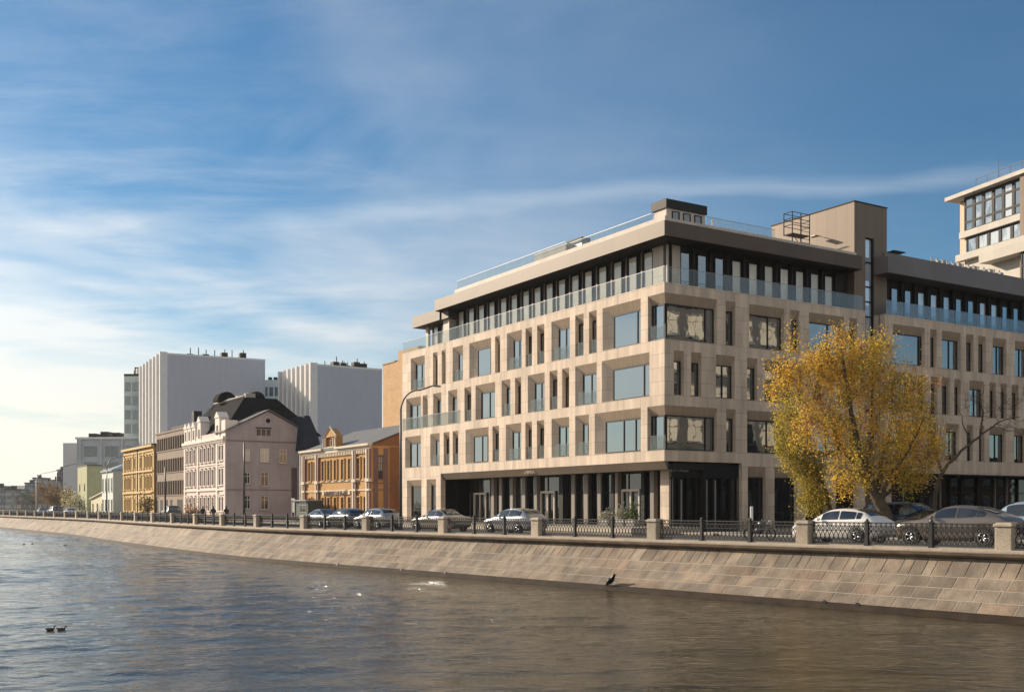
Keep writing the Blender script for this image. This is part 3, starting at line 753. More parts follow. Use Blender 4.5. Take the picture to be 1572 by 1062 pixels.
# terrace floor: dark recessed wall with tall windows under the roof overhang
QT = 1.5
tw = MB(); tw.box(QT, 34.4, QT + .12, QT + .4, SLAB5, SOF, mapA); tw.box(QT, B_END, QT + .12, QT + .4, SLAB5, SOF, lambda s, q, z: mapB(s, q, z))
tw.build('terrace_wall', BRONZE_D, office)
cpier = MB(); a = sA(1001, QT); cpier.box(QT, a, QT, QT + .118, SLAB5, SOF, mapA); cpier.box(QT + .121, QT + 1.1, QT, QT + .118, SLAB5, SOF, mapB); cpier.build('corner_pier', PALE_CLAD, office)
xs = [995, 971, 948, 925, 903, 883, 862.5, 843.5, 825, 807.5, 789.4, 773, 755, 739, 723.5, 708]
for i, px in enumerate(xs):
    c = sA(px, QT); w_ = .47
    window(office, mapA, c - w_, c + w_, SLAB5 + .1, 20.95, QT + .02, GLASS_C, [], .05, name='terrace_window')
    f = MB(); f.box(c + w_ + .06, c + w_ + .20, QT - .08, QT + .10, SLAB5 + .01, SOF - .01, mapA); f.build('fin', BRONZE, office)
for px in (681, 669):
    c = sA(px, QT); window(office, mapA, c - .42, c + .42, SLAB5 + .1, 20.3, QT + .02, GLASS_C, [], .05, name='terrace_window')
pp = MB(); c = sA(694.5, QT); pp.box(c - .5, c + .55, QT - .6, QT + .118, SLAB5, SOF, mapA); pp.build('terrace_pier', PALE_CLAD, office); pp = MB(); c = sA(657, QT); pp.box(c - .25, c + .25, QT - .1, QT + .118, SLAB5, 20.5, mapA); pp.build('terrace_pier', PALE_CLAD, office)
for i, px in enumerate([1052, 1078, 1104.5, 1130.5, 1156, 1180, 1204, 1227.5, 1250.5, 1272]):
    c = sB(px, QT); w_ = .42
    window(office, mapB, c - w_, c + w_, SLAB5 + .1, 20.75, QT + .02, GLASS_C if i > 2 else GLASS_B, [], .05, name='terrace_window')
    f = MB(); f.box(c + w_ + .10, c + w_ + .24, QT - .2, QT + .10, SLAB5 + .01, SOF - .01, mapB); f.build('fin', BRONZE_D, office)
# roof: overhanging slab with deep fascia
rA = sA(667)
rf = MB()
rf.prism([(0, 0), (0, B_END - .3), (-13, B_END - .3), (-13, 16.8), (-rA, 16.8), (-rA, 0)][::-1], SOF - GZ, ROOF - GZ - .001)
rf.build('roof', BRONZE, office)
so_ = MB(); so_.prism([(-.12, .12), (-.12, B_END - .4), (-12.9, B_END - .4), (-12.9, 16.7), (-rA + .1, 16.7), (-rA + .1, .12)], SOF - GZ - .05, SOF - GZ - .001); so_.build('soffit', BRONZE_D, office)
r2 = MB(); r2.box(rA + .003, sA(633, .5), .5, 14, 20.45, 21.45, mapA); r2.box(rA - 1.4, rA + .004, .6, 14, 20.45, SOF - .003, mapA); r2.build('roof', BRONZE, office)
up = MB(); up.box(.35, rA - 3, .35, .6, ROOF, ROOF + .42, mapA); up.box(.35, .6, .61, B_END - .5, ROOF, ROOF + .3, lambda q, s, z: mapB(s, q, z)); up.box(.61, rA, .61, 16.5, ROOF, ROOF + .06, mapA)
up.build('parapet', PALE_CLAD, office)
# glass balustrades on terrace edges
def rail_run(M, s0, s1, q, z, h, n, name='glass_balustrade', posts=True):
    o = MB()
    for i in range(n):
        a = s0 + (s1 - s0) * i / n; b = s0 + (s1 - s0) * (i + 1) / n; o.box(a + .012, b - .012, q, q + .016, z, z + h, M)
    g = o.build(name, RAIL_GLASS, office)
    c = MB(); c.box(min(s0, s1), max(s0, s1), q - .008, q + .024, z + h + .001, z + h + .025, M); c.build('cap_rail', GREYP, g)
    return g
rail_run(mapA, .06, A_END - .05, .06, SLAB5 + .001, 1.02, 24)
rail_run(mapB, .09, B_END - .1, .06, SLAB5 + .001, 1.02, 12)
rail_run(mapA, 26.3, A_END - .1, -.03, SILLS[1] - .05, 1.05, 8)
rail_run(mapA, sA(868, .7), sA(702, .7), .7, ROOF + .07, 1.15, 14)
rail_run(mapA, sA(1000, .9), sA(868, .9), .9, ROOF + .07, 1.0, 10)
rail_run(mapB, sB(1085, .9), sB(1190, .9), .9, ROOF + .07, .95, 9)
for i in range(3):
    for a, b in rowsA[i][2]:
        if .9 < b - a < 2.8 and not (i == 1 and a > 26):
            o = MB(); o.box(a + .02, b - .02, .10, .115, SILLS[i] + .02, SILLS[i] + .95, mapA); o.build('french_balcony_glass', RAIL_GLASS, office)
# roof structures
rp = MB(); Mq = mapA
rp.box(1.0, 2.3, 1.0, 4.3, ROOF + .06, ROOF + 1.15, mapA); rp.build('roof_kiosk_wall', PALE_CLAD, office)
rp = MB(); rp.box(.9, 2.4, .9, 4.4, ROOF + 1.151, ROOF + 1.72, mapA); rp.build('roof_kiosk_cap', BRONZE_D, office)
for k in range(3):
    window(office, mapB, 1.45 + k * .95, 2.05 + k * .95, ROOF + .3, ROOF + 1.0, .96, GLASS_O, [], .04, name='roof_kiosk_window')
a0, a1 = sA(886, 1.0), sA(822, 1.0)
sb_ = MB(); sb_.box(a0 + 1.2, a1, .9, 2.6, ROOF + .07, ROOF + 1.2, mapA); sb_.build('roof_access_box', PALE_CLAD, office)
sb_ = MB(); sb_.box(a0, a0 + 1.18, 1.4, 2.8, ROOF + .07, ROOF + 1.05, mapA); sb_.build('roof_access_box', GREYP, office)
sb_ = MB(); sb_.box(a0 + .3, a0 + 2.2, 1.6, 2.4, ROOF + 1.21, ROOF + 1.55, mapA); sb_.build('roof_vent', BLACK, office)
eq = MB(); c = sB(1083, 2.5)
for k in range(3): eq.box(2.4, 3.4, c + k * 1.15, c + k * 1.15 + 1.0, ROOF + .07, ROOF + .95 - .1 * k, lambda q, s, z: mapB(s, q, z))
eq.build('air_handling_unit', BRONZE_D, office)
for px, h in ((1094, 1.1), (1115, .7), (1140, .6), (1160, .7)):
    o = MB(); s_ = sB(px, 2.0); x, y, z = mapB(s_, 2.0, ROOF + .07); o.tube([(x, y, z), (x, y, z + h)], .06, 8); o.lathe([(.1, z + h), (.12, z + h + .08), (.02, z + h + .14)], x, y, 8); o.build('roof_vent', WHITEP, office)
# steel access ladder and platform on the roof
ld = MB(); s0 = sB(1226, 1.9); s1 = sB(1239.5, 1.9); sl = sB(1213, 1.9); zt = ROOF + 2.85; t = .035
def pole(s, q, z0, z1, r=.045): ld.tube([mapB(s, q, z0), mapB(s, q, z1)], r, 5)
for s_ in (sl, s0, s1):
    for q_ in (1.7, 2.5): pole(s_, q_, ROOF + (.05 if s_ != sl else 1.3), zt)
for z_ in (zt, zt - .45, zt - .9):
    for q_ in (1.7, 2.5): ld.tube([mapB(sl, q_, z_), mapB(s1, q_, z_)], .025, 5)
    for s_ in (sl, s1): ld.tube([mapB(s_, 1.7, z_), mapB(s_, 2.5, z_)], .025, 5)
ld.box(sl, s1, 1.7, 2.5, ROOF + 1.3, ROOF + 1.36, mapB)
for k in range(9): ld.tube([mapB(s0, 1.7, ROOF + .25 + k * .27), mapB(s1, 1.7, ROOF + .25 + k * .27)], .02, 5)
ld.tube([mapB(sl, 1.7, ROOF + 1.3), mapB(s0, 1.7, ROOF + .5)], .025, 5)
ld.build('access_ladder', FRAME_D, office)
# stair tower rising between the two wings
QS = 1.0
t0 = sB(1311.5, QS); t1 = sB(1361.5, QS); TZ = 26.35
tl = MB(); w0, w1 = sB(1328.5, QS), sB(1341.5, QS); tb = 9.0
tl.box(t0, w0, QS, QS + 8.2, GZ, TZ, mapB); tl.box(w1, t1, QS, QS + 8.2, GZ, TZ, mapB)
tl.box(w0, w1, QS, QS + 8.2, 23.9, TZ, mapB); tl.box(w0, w1, QS + .25, QS + 8.2, GZ, 23.9, mapB); tl.build('stair_tower', TOWER_CLAD, office)
tc_ = MB(); tc_.box(t0 - .05, t1 + .05, QS - .05, QS + 8.25, TZ + .001, TZ + .07, mapB); tc_.build('tower_coping', BRONZE_D, office)
sw = MB(); sw.box(w0 + .03, w1 - .12, QS + .18, QS + .2, 9, 23.85, mapB); so = sw.build('stair_window', glass_mat('stair_glass', dark=(.34, .42, .50), light=(.44, .52, .60), refl=.35, rough=.03), office)  # pale blue sky reflection painted into the pane's colour
sm = MB()
for z_ in (9.5, 11.2, 13.0, 14.8, 16.4, 18.1, 19.2, 20.3, 22.1, 23.85): sm.box(w0 + .01, w1 - .02, QS + .10, QS + .178, z_ - .04, z_ + .04, mapB)
sm.box(w1 - .12, w1 - .001, QS + .02, QS + .22, 9, 23.85, mapB); sm.build('transom', BLACK, so)
lg = MB(); q_ = QS + 3.0; lg.tube([mapB(t0 - .05, q_, 24.4), mapB(t0 - .5, q_, 24.4)], .03, 5); lg.box(t0 - .9, t0 - .4, q_ - .1, q_ + .5, 24.36, 24.42, mapB); lg.tube([mapB(t0 - .06, QS + .6, 23.2), mapB(t0 - .06, QS + 7, 23.0)], .03, 4); lg.build('roof_floodlight', GREYP, office)

# ------------------------------------------------------------------ the lower wing beyond the tower
W0 = sB(1358.5)
wing = thing('office_wing', 'long office wing of the same pale stone right of the dark stair tower', 'office building', (C0.x, C0.y, GZ), RZ)
W_END = 46.0
OC = {2: [(1370.6, 1420), (1428, 1438), (1446, 1475), (1483, 1495), (1501.6, 1513.5), (1524, 1545), (1558, 1580)],
      1: [(1372, 1400), (1409, 1421), (1429, 1439), (1446, 1458), (1465, 1475), (1488, 1511), (1519, 1529), (1536, 1546), (1553, 1564), (1571, 1590)],
      0: [(1372, 1392), (1400, 1412), (1420, 1440), (1451.6, 1472.6), (1484, 1494), (1503, 1511), (1519, 1544), (1557, 1575)]}
OWN[0] = wing; fw_ = MB(); rw = None
rowsC = [(SILLS[i], OUTS[i], [(sB(a), sB(b)) for a, b in OC[i]]) for i in range(3)]
wall_rows(fw_, mapB, W0, W_END, 6.6, SLAB5, rowsC)
for i in range(3):
    for a, b in rowsC[i][2]:
        splay(fw_, rw, mapB, a, b, SILLS[i], OUTS[i], GLT[i], 0, -1)
        wd = b - a
        window(wing, mapB, a, b, SILLS[i] + .02, GLT[i], DEP - .02, GLASS_B, [a + wd * .55] if 1.4 < wd < 3.4 else ([b - .3] if wd > 3.4 else []))
fw_.box(W0, W0 + .35, .62, 4, GZ, SLAB5, mapB)
fw_.build('street_facade', STONE, wing)
gw = MB(); gw.box(W0 + .4, W_END, 1.7, 1.9, GZ, 6.59, mapB)
gw.box(W0 + .4, W_END, .0, 1.7, 6.50, 6.597, mapB); gw.build('arcade_back_wall', BRONZE_D, wing)
for px in (1386, 1410, 1443, 1458, 1475, 1500, 1527, 1545, 1562, 1585):
    s_ = sB(px, 1.5); o = MB(); o.box(s_, s_ + .10, 1.45, 1.6, GZ, 6.49, mapB); o.build('mullion_fin', PIERC if px in (1386, 1443, 1527, 1545) else BLACK, wing)
sg = [sB(px, 1.62) for px in (1366, 1410, 1458, 1500, 1545, 1585)]
for i in range(5): window(wing, mapB, sg[i], sg[i + 1], GZ + .1, 6.4, 1.62, GLASS_D, [], .06, 5.2, name='shop_window')
for i in range(4):
    s_ = W0 + .2 + i * 6.9; o = MB(); o.box(s_, s_ + .55, .02, .6, GZ, 6.5, mapB)
    if i in (0,): o.build('column', STONE, wing)
cw = MB(); cw.box(W0 + .3, W_END, .55, 1.2, 6.97, SLAB5 - .3, mapB); cw.box(W0 + .3, W_END, 1.3, 14, 6.97, SLAB5 - .02, mapB); cw.box(W0 + .2, W_END, .63, 1.29, SLAB5 - .25, SLAB5 - .02, mapB); cw.build('inner_walls', BRONZE_D, wing)
QW = 1.35
tw = MB(); tw.box(W0 + .2, W_END, QW + .1, 13, SLAB5, 21.35, mapB); tw.build('terrace_wall', BRONZE_D, wing)
for i in range(14):
    px = [1373.6, 1394, 1414, 1433.5, 1453, 1472, 1490.5, 1508.5, 1526, 1543, 1560, 1577, 1594, 1610][i]
    c = sB(px, QW); window(wing, mapB, c - .42, c + .42, SLAB5 + .1, 20.6, QW + .02, GLASS_BOARD, [], .05, name='terrace_window')
    f = MB(); f.box(c + .56, c + .72, QW - .2, QW + .09, SLAB5 + .01, 21.3, mapB); f.build('fin', BRONZE_D, wing)
CLAD3 = mat('plum_grey_cladding', (.15, .13, .125), .5, metal=.1, var=.06, vscale=.4, joints=(2.4, 60), jdark=.7, woff=0)
rw_ = MB(); rw_.box(W0 + .05, W_END, -.25, 13.5, 21.2, 22.35, mapB); rw_.build('roof', CLAD3, wing)
rw_ = MB(); rw_.box(W0 + .12, W_END, .1, .4, 22.351, 22.75, mapB); rw_.build('parapet', CLAD3, wing)
o = MB()
for i in range(12):
    a = W0 + .2 + i * 2; o.box(a + .02, a + 1.98, .06, .075, SLAB5 + .001, SLAB5 + 1.05, mapB)
o.build('glass_balustrade', clear_glass('blue_balustrade_glass', (.72, .84, .92), .16, .10), wing)
# roof clutter on the wing: chimney cowl and a row of small vents
o = MB(); s_ = sB(1371, 2.5); x, y, z = mapB(s_, 2.5, 22.36); o.box(x - .5, x + .5, y - .5, y + .5, z, z + 1.0); o.build('roof_cowl', WHITEP, wing)
o = MB(); o.box(x - .65, x + .65, y - .65, y + .65, z + 1.25, z + 1.32); o.tube([(x - .4, y - .4, z + 1), (x - .4, y - .4, z + 1.25)], .03, 4); o.tube([(x + .4, y + .4, z + 1), (x + .4, y + .4, z + 1.25)], .03, 4); o.tube([(x, y, z + 1.32), (x, y, z + 1.5)], .12, 8); o.build('cowl_cap', BRONZE_D, wing)
for i in range(14):
    s_ = sB(1430 + i * 8, 1.2); x, y, z = mapB(s_, 1.2, 22.36); o = MB(); o.box(x - .25, x + .25, y - .2, y + .2, z, z + .75 + .1 * (i % 3)); o.tube([(x, y, z + .7), (x, y, z + 1.05)], .08, 6); o.build('roof_vent', GREYP if i % 2 else CONC, wing)
# interior floor lights glow faintly in the wing windows is left to the glass itself
# ================================================================== older houses along the quay
def house_frame(s_right, q=0, name='house', label='', cat='building', group=None):
    p = front(s_right, q); return thing(name, label, cat, (p.x, p.y, GZ), RZ, group)
WIN_CACHE = {}
def std_window(w, h, sur, glass, arch=False, sill=True, fram=FRAME_D, proud=.07, bars=1):
    """window unit facing -y with its bottom centre at the origin: surround, sash bars, pane"""
    key = (w, h, sur.name if sur else None, glass.name, arch, sill, fram.name, bars)
    if key not in WIN_CACHE:
        m = MB(); t = .13
        if sur:
            m.box(-w / 2 - t, -w / 2, -proud, -.001, 0, h); m.box(w / 2, w / 2 + t, -proud, -.001, 0, h); m.box(-w / 2 - t, w / 2 + t, -proud - .01, -.001, h + .001, h + t)
            if sill: m.box(-w / 2 - t - .06, w / 2 + t + .06, -proud - .08, -.001, -.12, -.001)
            if arch: m.box(-w / 2 - t - .05, w / 2 + t + .05, -proud - .12, -.001, h + t + .12, h + t + .22)
        f = .055
        for x0, x1, z0, z1 in ((-w / 2, w / 2, 0, f), (-w / 2, w / 2, h - f, h), (-w / 2, -w / 2 + f, f, h - f), (w / 2 - f, w / 2, f, h - f)): m.box(x0, x1, -.03, -.002, z0, z1, mi=1)
        if bars: m.box(-f / 2, f / 2, -.035, -.003, f, h - f, mi=1); m.box(-w / 2 + f, w / 2 - f, -.033, -.003, h * .68, h * .68 + f, mi=1)
        g = MB(); g.box(-w / 2 + f, w / 2 - f, -.02, -.004, f, h - f)
        WIN_CACHE[key] = (m.mesh('window', [sur or fram, fram]), g.mesh('pane', glass))
    return WIN_CACHE[key]
def put_win(parent, x, z, w, h, sur, glass, side=False, y=0, **k):
    me, ge = std_window(w, h, sur, glass, **k)
    o = bpy.data.objects.new('window', me); COL.objects.link(o); o.parent = parent
    g = bpy.data.objects.new('pane', ge); COL.objects.link(g); g.parent = o
    if side: o.location = (0, x, z); o.rotation_euler = (0, 0, R(90))
    else: o.location = (x, y, z)
    return o
def band(mb, x0, x1, z0, z1, d, depth=0.0):
    mb.box(x0, x1, -d, depth - .001, z0, z1)

# ---- ochre two-storey brick house next to the office building
OCHRE = mat('ochre_plaster', (.44, .235, .075), .85, var=.12, vscale=.8, streaks=.10, fine=.06, bump=.15)
BRICKO = mat('orange_brick', (.24, .10, .04), .9, var=.15, vscale=1, joints=(.26, .08), jdark=.75, jsize=.01)
MAROON = mat('plum_pilaster', (.17, .09, .075), .8, var=.1)
TRIM = mat('cream_trim', (.58, .50, .40), .8, var=.08)
ROOFG = mat('standing_seam_roof', (.13, .13, .125), .6, metal=.1, var=.08, joints=(.6, 90), jdark=.6, jsize=.03, woff=0)
s_r, s_l = sA(569.5), sA(466)
L1 = s_l - s_r; H1 = 7.75
hs = house_frame(s_r, 0, 'brick_house', 'two storey ochre brick house with white cornice, plum pilasters and grey metal roof', 'house')
def hx(px): return -(sA(px) - s_r)
b = MB(); b.box(-L1, 0, 0, 11, 0, H1); b.build('wall', OCHRE, hs)
b = MB(); b.box(.0015, .03, 2.0, 10.9, .0, H1 - .1); b.prism([(0, 0), (0, 0), (0, 0)], 0, 0) if False else None
vs = [(.03, 0.0, H1), (.03, 11, H1), (.03, 6.2, H1 + 2.5), (-.3, 0.0, H1), (-.3, 11, H1), (-.3, 6.2, H1 + 2.5)]
b.add(vs, [(0, 1, 2), (3, 5, 4), (0, 3, 4, 1), (1, 4, 5, 2), (2, 5, 3, 0)]); b.build('side_gable', BRICKO, hs)
b = MB()
for y0 in (.25, 1.35): b.box(.001, .05, y0, y0 + .5, 0, H1 - .25)
b.box(.001, .06, 0, 11, 4.0, 4.12); b.box(.001, .06, 0, 11, 3.35, 3.45); b.build('side_trim', MAROON, hs)
b = MB()
vs = [(.25, -.35, H1 + .1), (.25, 6.2, H1 + 2.65), (.25, 11.4, H1 + .2), (-L1 - .2, -.35, H1 + .1), (-L1 - .2, 6.2, H1 + 2.65), (-L1 - .2, 11.4, H1 + .2)]
vs += [(x, y, z - .1) for x, y, z in vs]
b.add(vs, [(0, 1, 4, 3), (1, 2, 5, 4), (6, 9, 10, 7), (7, 10, 11, 8), (0, 3, 9, 6), (2, 8, 11, 5), (0, 6, 7, 1), (1, 7, 8, 2), (3, 4, 10, 9), (4, 5, 11, 10)])
b.build('roof', ROOFG, hs)
t = MB(); band(t, -L1 - .35, hx(499) , H1 - .02, H1 + .2, .5); band(t, hx(519), .3, H1 - .02, H1 + .2, .5)
band(t, -L1 - .1, .08, H1 - .32, H1 - .02, .22)
for i in range(int(L1 / .42)): x = -L1 + .2 + i * .42; t.box(x, x + .18, -.18, -.001, H1 - .72, H1 - .321)
band(t, -L1, 0, 4.32, 4.46, .10); band(t, -L1, 0, 3.35, 3.47, .09); band(t, -L1 - .02, .02, 0, .5, .06)
t.build('cornice', TRIM, hs)
t = MB(); pxs = [468.5, 489, 546.5, 567.5]
for px in pxs:
    x = hx(px); t.box(x - .34, x + .34, -.20, -.002, 0, H1 - .35)
t.build('pilaster', MAROON, hs)
t = MB()
for px in pxs:
    x = hx(px)
    t.box(x - .46, x - .18, -.26, -.201, 0.01, H1 - .36); t.box(x - .5, x + .4, -.32, -.003, 4.2, 4.5); t.box(x - .45, x + .4, -.30, -.003, 3.3, 3.52)
t.build('pilaster_trim', TRIM, hs)
WB = mat('old_window_frame', (.10, .055, .03), .7)
for px in (476.5, 484.5, 497, 505.8, 516, 527, 537.8, 551.5, 562):
    put_win(hs, hx(px), 4.55, .72, 2.05, OCHRE, GLASS_O, fram=WB, proud=.12, arch=False)
    put_win(hs, hx(px), .75, .72, 1.95, OCHRE, GLASS_O, fram=WB, proud=.12)
put_win(hs, 1.0, 4.5, .5, 2.2, MAROON, GLASS_O, side=True, fram=WB)
sg = MB(); x0, x1 = hx(496), hx(538.5); sg.box(x0, x1, -.12, -.003, 3.0, 3.75 - .42); sg_o = sg.build('sign_board', TRIM, hs)
text(sg_o, "МИШЕННЫЙ", .62, ((x0 + x1) / 2, -.15, 2.92), (R(90), 0, 0), mat('sign_letters', (.07, .035, .025), .7), ext=.03, align='CENTER', sx=1.62)
# little gabled aedicule over the cornice
xa, xb = hx(500), hx(518); d = MB()
d.box(xa, xa + .4, -.15, .6, H1 + .2, H1 + 1.35); d.box(xb - .4, xb, -.15, .6, H1 + .2, H1 + 1.35); d.box(xa + .4, xb - .4, .1, .5, H1 + .2, H1 + 1.35)
m_ = (xa + xb) / 2; d.add([(xa, -.15, H1 + 1.351), (xb, -.15, H1 + 1.351), (m_, -.15, H1 + 2.3), (xa, .6, H1 + 1.351), (xb, .6, H1 + 1.351), (m_, .6, H1 + 2.3)], [(0, 1, 2), (3, 5, 4), (0, 3, 4, 1), (1, 4, 5, 2), (2, 5, 3, 0)])
do = d.build('dormer', OCHRE, hs)
d = MB(); d.tube([(xa - .1, -.2, H1 + 1.4), (m_, -.2, H1 + 2.4), (xb + .1, -.2, H1 + 1.4)], .10, 4); d.box(xa - .1, xb + .1, -.22, -.152, H1 + .2, H1 + .34)
for x in (xa - .02, xb + .02, xa + .55, xb - .55): d.tube([(x, -.25, H1 + .34), (x, -.25, H1 + 1.25)], .09, 6)
d.build('dormer_trim', TRIM, do)
d = MB(); d.box(m_ - .3, m_ + .3, .06, .098, H1 + .35, H1 + 1.3); d.build('dormer_window', GLASS_O, do)
d = MB(); d.tube([(-L1 - .25, -.28, 0), (-L1 - .25, -.28, H1 - .1)], .09, 6); d.build('downpipe', WHITEP, hs)

# ---- mauve three storey house with a gabled side wall
MAUVE = mat('mauve_plaster', (.40, .34, .34), .9, var=.13, vscale=.35, streaks=.08, bump=.1)
PINKW = mat('pink_white_stucco', (.62, .51, .47), .85, var=.08, vscale=.8, streaks=.06)
WTRIM = mat('white_stucco_trim', (.74, .66, .60), .85, var=.06)
BLROOF = mat('black_sheet_roof', (.008, .008, .010), .9, spec=.05, var=.15)
BLUROOF = mat('blue_black_sheet_roof', (.022, .028, .045), .8, spec=.15, var=.1, joints=(.6, 90), jdark=.6, woff=0)
s_r, s_l = sA(347), sA(283.5); L2 = s_l - s_r; H2 = 12.0; WG = 11.8; PK = 14.9
mv = house_frame(s_r, 0, 'mauve_house', 'tall mauve plastered house with white stucco river front, plain gabled side wall and black roof', 'house')
def hx2(px): return -(sA(px) - s_r)
def hz(y, s, q=0): p = front(s, q); return 4 + (HY - y) * p.y / F_PX - GZ
b = MB(); b.box(-L2, -.3, 0, WG, 0, H2); b.build('wall', PINKW, mv)
b = MB(); vs = [(-.299, 0, 0), (-.299, WG, 0), (-.299, WG, H2), (-.299, WG / 2, PK), (-.299, 0, H2)]; vs += [(0, y, z) for _, y, z in vs]
b.add(vs, [(0, 1, 2, 3, 4), (5, 9, 8, 7, 6)] + [(i, (i + 1) % 5, 5 + (i + 1) % 5, 5 + i) for i in range(5)]); b.build('gable_wall', MAUVE, mv)
b = MB(); b.box(.001, .07, 0, WG, H2 - 1.35, H2 - 1.2); b.box(.001, .06, 0, WG, 4.05, 4.15); b.box(.001, .05, .0, WG, 0, .6); b.build('side_band', mat('mauve_band', (.22, .17, .17), .9), mv)
b = MB(); b.box(.05, .10, WG - 2.6, WG - .01, .61, 7.2); b.build('side_shadow', mat('maroon_shadow', (.14, .085, .09), .9, var=.1), mv)  # maroon sheet painting the shadow low on the gable wall
b = MB(); vs = [(.3, -.3, H2 - .1), (.3, WG / 2, PK + .12), (.3, WG + .3, H2 - .1), (-5, -.3, H2 - .1), (-5, WG / 2, PK + .12), (-5, WG + .3, H2 - .1)]; vs += [(x, y, z + .14) for x, y, z in vs]
b.add(vs, [(0, 1, 4, 3), (1, 2, 5, 4), (6, 9, 10, 7), (7, 10, 11, 8), (0, 6, 7, 1), (1, 7, 8, 2), (0, 3, 9, 6), (2, 8, 11, 5), (3, 4, 10, 9), (4, 5, 11, 10)]); b.build('gable_roof', ROOFG, mv)
# big black mansard roof behind
b = MB(); zt = 17.3; base = [(-L2, .5), (-3.2, .5), (-3.2, 15), (-L2, 15)]; top = [(-L2 + .3, 4.5), (-6, 4.5), (-6, 9.2), (-L2 + .3, 9.2)]
vs = [(x, y, H2) for x, y in base] + [(x, y, zt) for x, y in top]
b.add(vs, [(3, 2, 1, 0), (4, 5, 6, 7)] + [(i, (i + 1) % 4, 4 + (i + 1) % 4, 4 + i) for i in range(4)]); b.build('mansard_roof', BLROOF, mv)
b = MB(); b.tube([(-L2 - .05, .3, H2 + .6), (-L2 + .25, 4.4, zt + .15)], .16, 4); b.tube([(-L2 + .2, 4.4, zt + .12), (-6, 4.4, zt + .12)], .18, 4); b.build('roof_verge', CONC, mv)
for (px, rr) in ((345, 1.45), (391, 1.25)):          # round black cowls on the roof
    q = 4.9 if px == 345 else 8.0; s_ = sA(px, q); p = Vector((-(s_ - s_r), q, zt + .2)); o = MB()
    n = 14; vs = []; fs = []
    for xx in (-1.2, 1.2):
        vs += [(p.x + xx, p.y + rr * math.cos(math.pi * i / n), p.z + rr * math.sin(math.pi * i / n)) for i in range(n + 1)]
    fs = [(i, i + 1, n + 2 + i, n + 1 + i) for i in range(n)] + [tuple(range(n + 1)), tuple(range(2 * n + 1, n, -1))]; o.add(vs, fs)
    o.build('round_dormer', BLROOF, mv)
b = MB()
for i in range(5): b.box(-7 - i * 1.9, -7.9 - i * 1.9, 5 + (i % 2), 6.4, zt + .01, zt + .7 + .3 * (i % 2))
b.build('chimney', CONC, mv)
b = MB(); b.box(-L2 + .2, -L2 + 1.4, 1.0, 2.2, H2 + 1.5, H2 + 4.2); b.build('chimney', BLACK, mv)
# river front: cornices, pilasters, windows
t = MB(); band(t, -L2 - .1, .05, H2 - 1.1, H2 - .7, .45); band(t, -L2, 0, 4.0, 4.25, .18); band(t, -L2, 0, 7.55, 7.7, .12); band(t, -L2, 0, 0, .7, .08)
for px in (284.6, 304.5, 334, 345.8): x = hx2(px); t.box(x - .32, x + .32, -.16, -.002, .701, H2 - 1.12)
for i in range(int(L2 / .6)): x = -L2 + .15 + i * .6; t.box(x, x + .25, -.34, -.002, H2 - 1.45, H2 - 1.101)
t.build('cornice', WTRIM, mv)
for px in (288.5, 293.5, 299.5, 309.5, 315.5, 321.5, 328, 338.5, 343):
    x = hx2(px)
    for z_, h_ in ((1.2, 1.9), (4.75, 2.2), (8.1, 2.0)): put_win(mv, x, z_, .95, h_, WTRIM, GLASS_O, arch=True, proud=.14, fram=MAUVE)
for px in (286, 291.5, 298, 306.5, 334.5):             # stone dormers and end attic
    t = MB()
    x = hx2(px); w_ = .8 if px < 330 else 1.0; h_ = 2.1 if px < 306 else 2.7
    t.box(x - w_, x + w_, -.1, 1.2, H2 - .699, H2 - .7 + h_)
    t.add([(x - w_ - .2, -.2, H2 - .69 + h_), (x + w_ + .2, -.2, H2 - .69 + h_), (x, -.2, H2 + .15 + h_), (x - w_ - .2, 1.2, H2 - .69 + h_), (x + w_ + .2, 1.2, H2 - .69 + h_), (x, 1.2, H2 + .15 + h_)], [(0, 1, 2), (3, 5, 4), (0, 3, 4, 1), (1, 4, 5, 2), (2, 5, 3, 0)])
    t.build('attic_dormer', WTRIM, mv)
t = MB(); t.box(hx2(341) , -.05, -.1, 1.6, H2 - .699, H2 + 1.5); t.build('attic_block', WTRIM, mv)
t = MB()
for px in (286, 291.5, 298, 306.5, 334.5): x = hx2(px); t.box(x - .35, x + .35, -.13, -.101, H2 - .4, H2 + .95)
t.build('dormer_window', BLACK, mv)
def side_y(px, z0=0):                                    # picture column -> metres inland on the side wall
    u = (px - CX) / F_PX; c = front(s_r); return (c.y * u - c.x) / (.848 - .53 * u)
for px, zz, w_, h_ in ((379, 8.0, .8, 1.6), (406, 7.9, 1.2, 1.9), (434.5, 7.8, 1.0, 1.9), (406, 4.6, 1.1, 1.9), (379.5, 1.5, .8, 1.8), (406, 1.4, 1.1, 1.9), (379.5, 4.9, .7, 1.5)):
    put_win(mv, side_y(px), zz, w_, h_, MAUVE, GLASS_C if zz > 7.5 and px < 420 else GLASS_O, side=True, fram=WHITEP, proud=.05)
for px in (397, 404.5, 412): put_win(mv, side_y(px), 11.55, .5, .8, None, GLASS_D, side=True, bars=0)
t = MB(); y_ = side_y(404.5); t.box(.001, .12, y_ - 1.1, y_ + 1.1, 12.5, 12.65); y_ = side_y(411.5); n = 12
t.add([(.03, y_ + .32 * math.cos(2 * math.pi * i / n), 13.6 + .32 * math.sin(2 * math.pi * i / n)) for i in range(n)], [tuple(range(n))]); t.build('round_vent', BLACK, mv)
t = MB(); y_ = side_y(463); t.lathe([(.5, H2 - .4), (.55, H2 + .3), (.3, H2 + .8), (.32, H2 + 1.3), (.05, H2 + 1.9)], -.2, WG - .4, 8); t.build('corner_finial', WTRIM, mv)

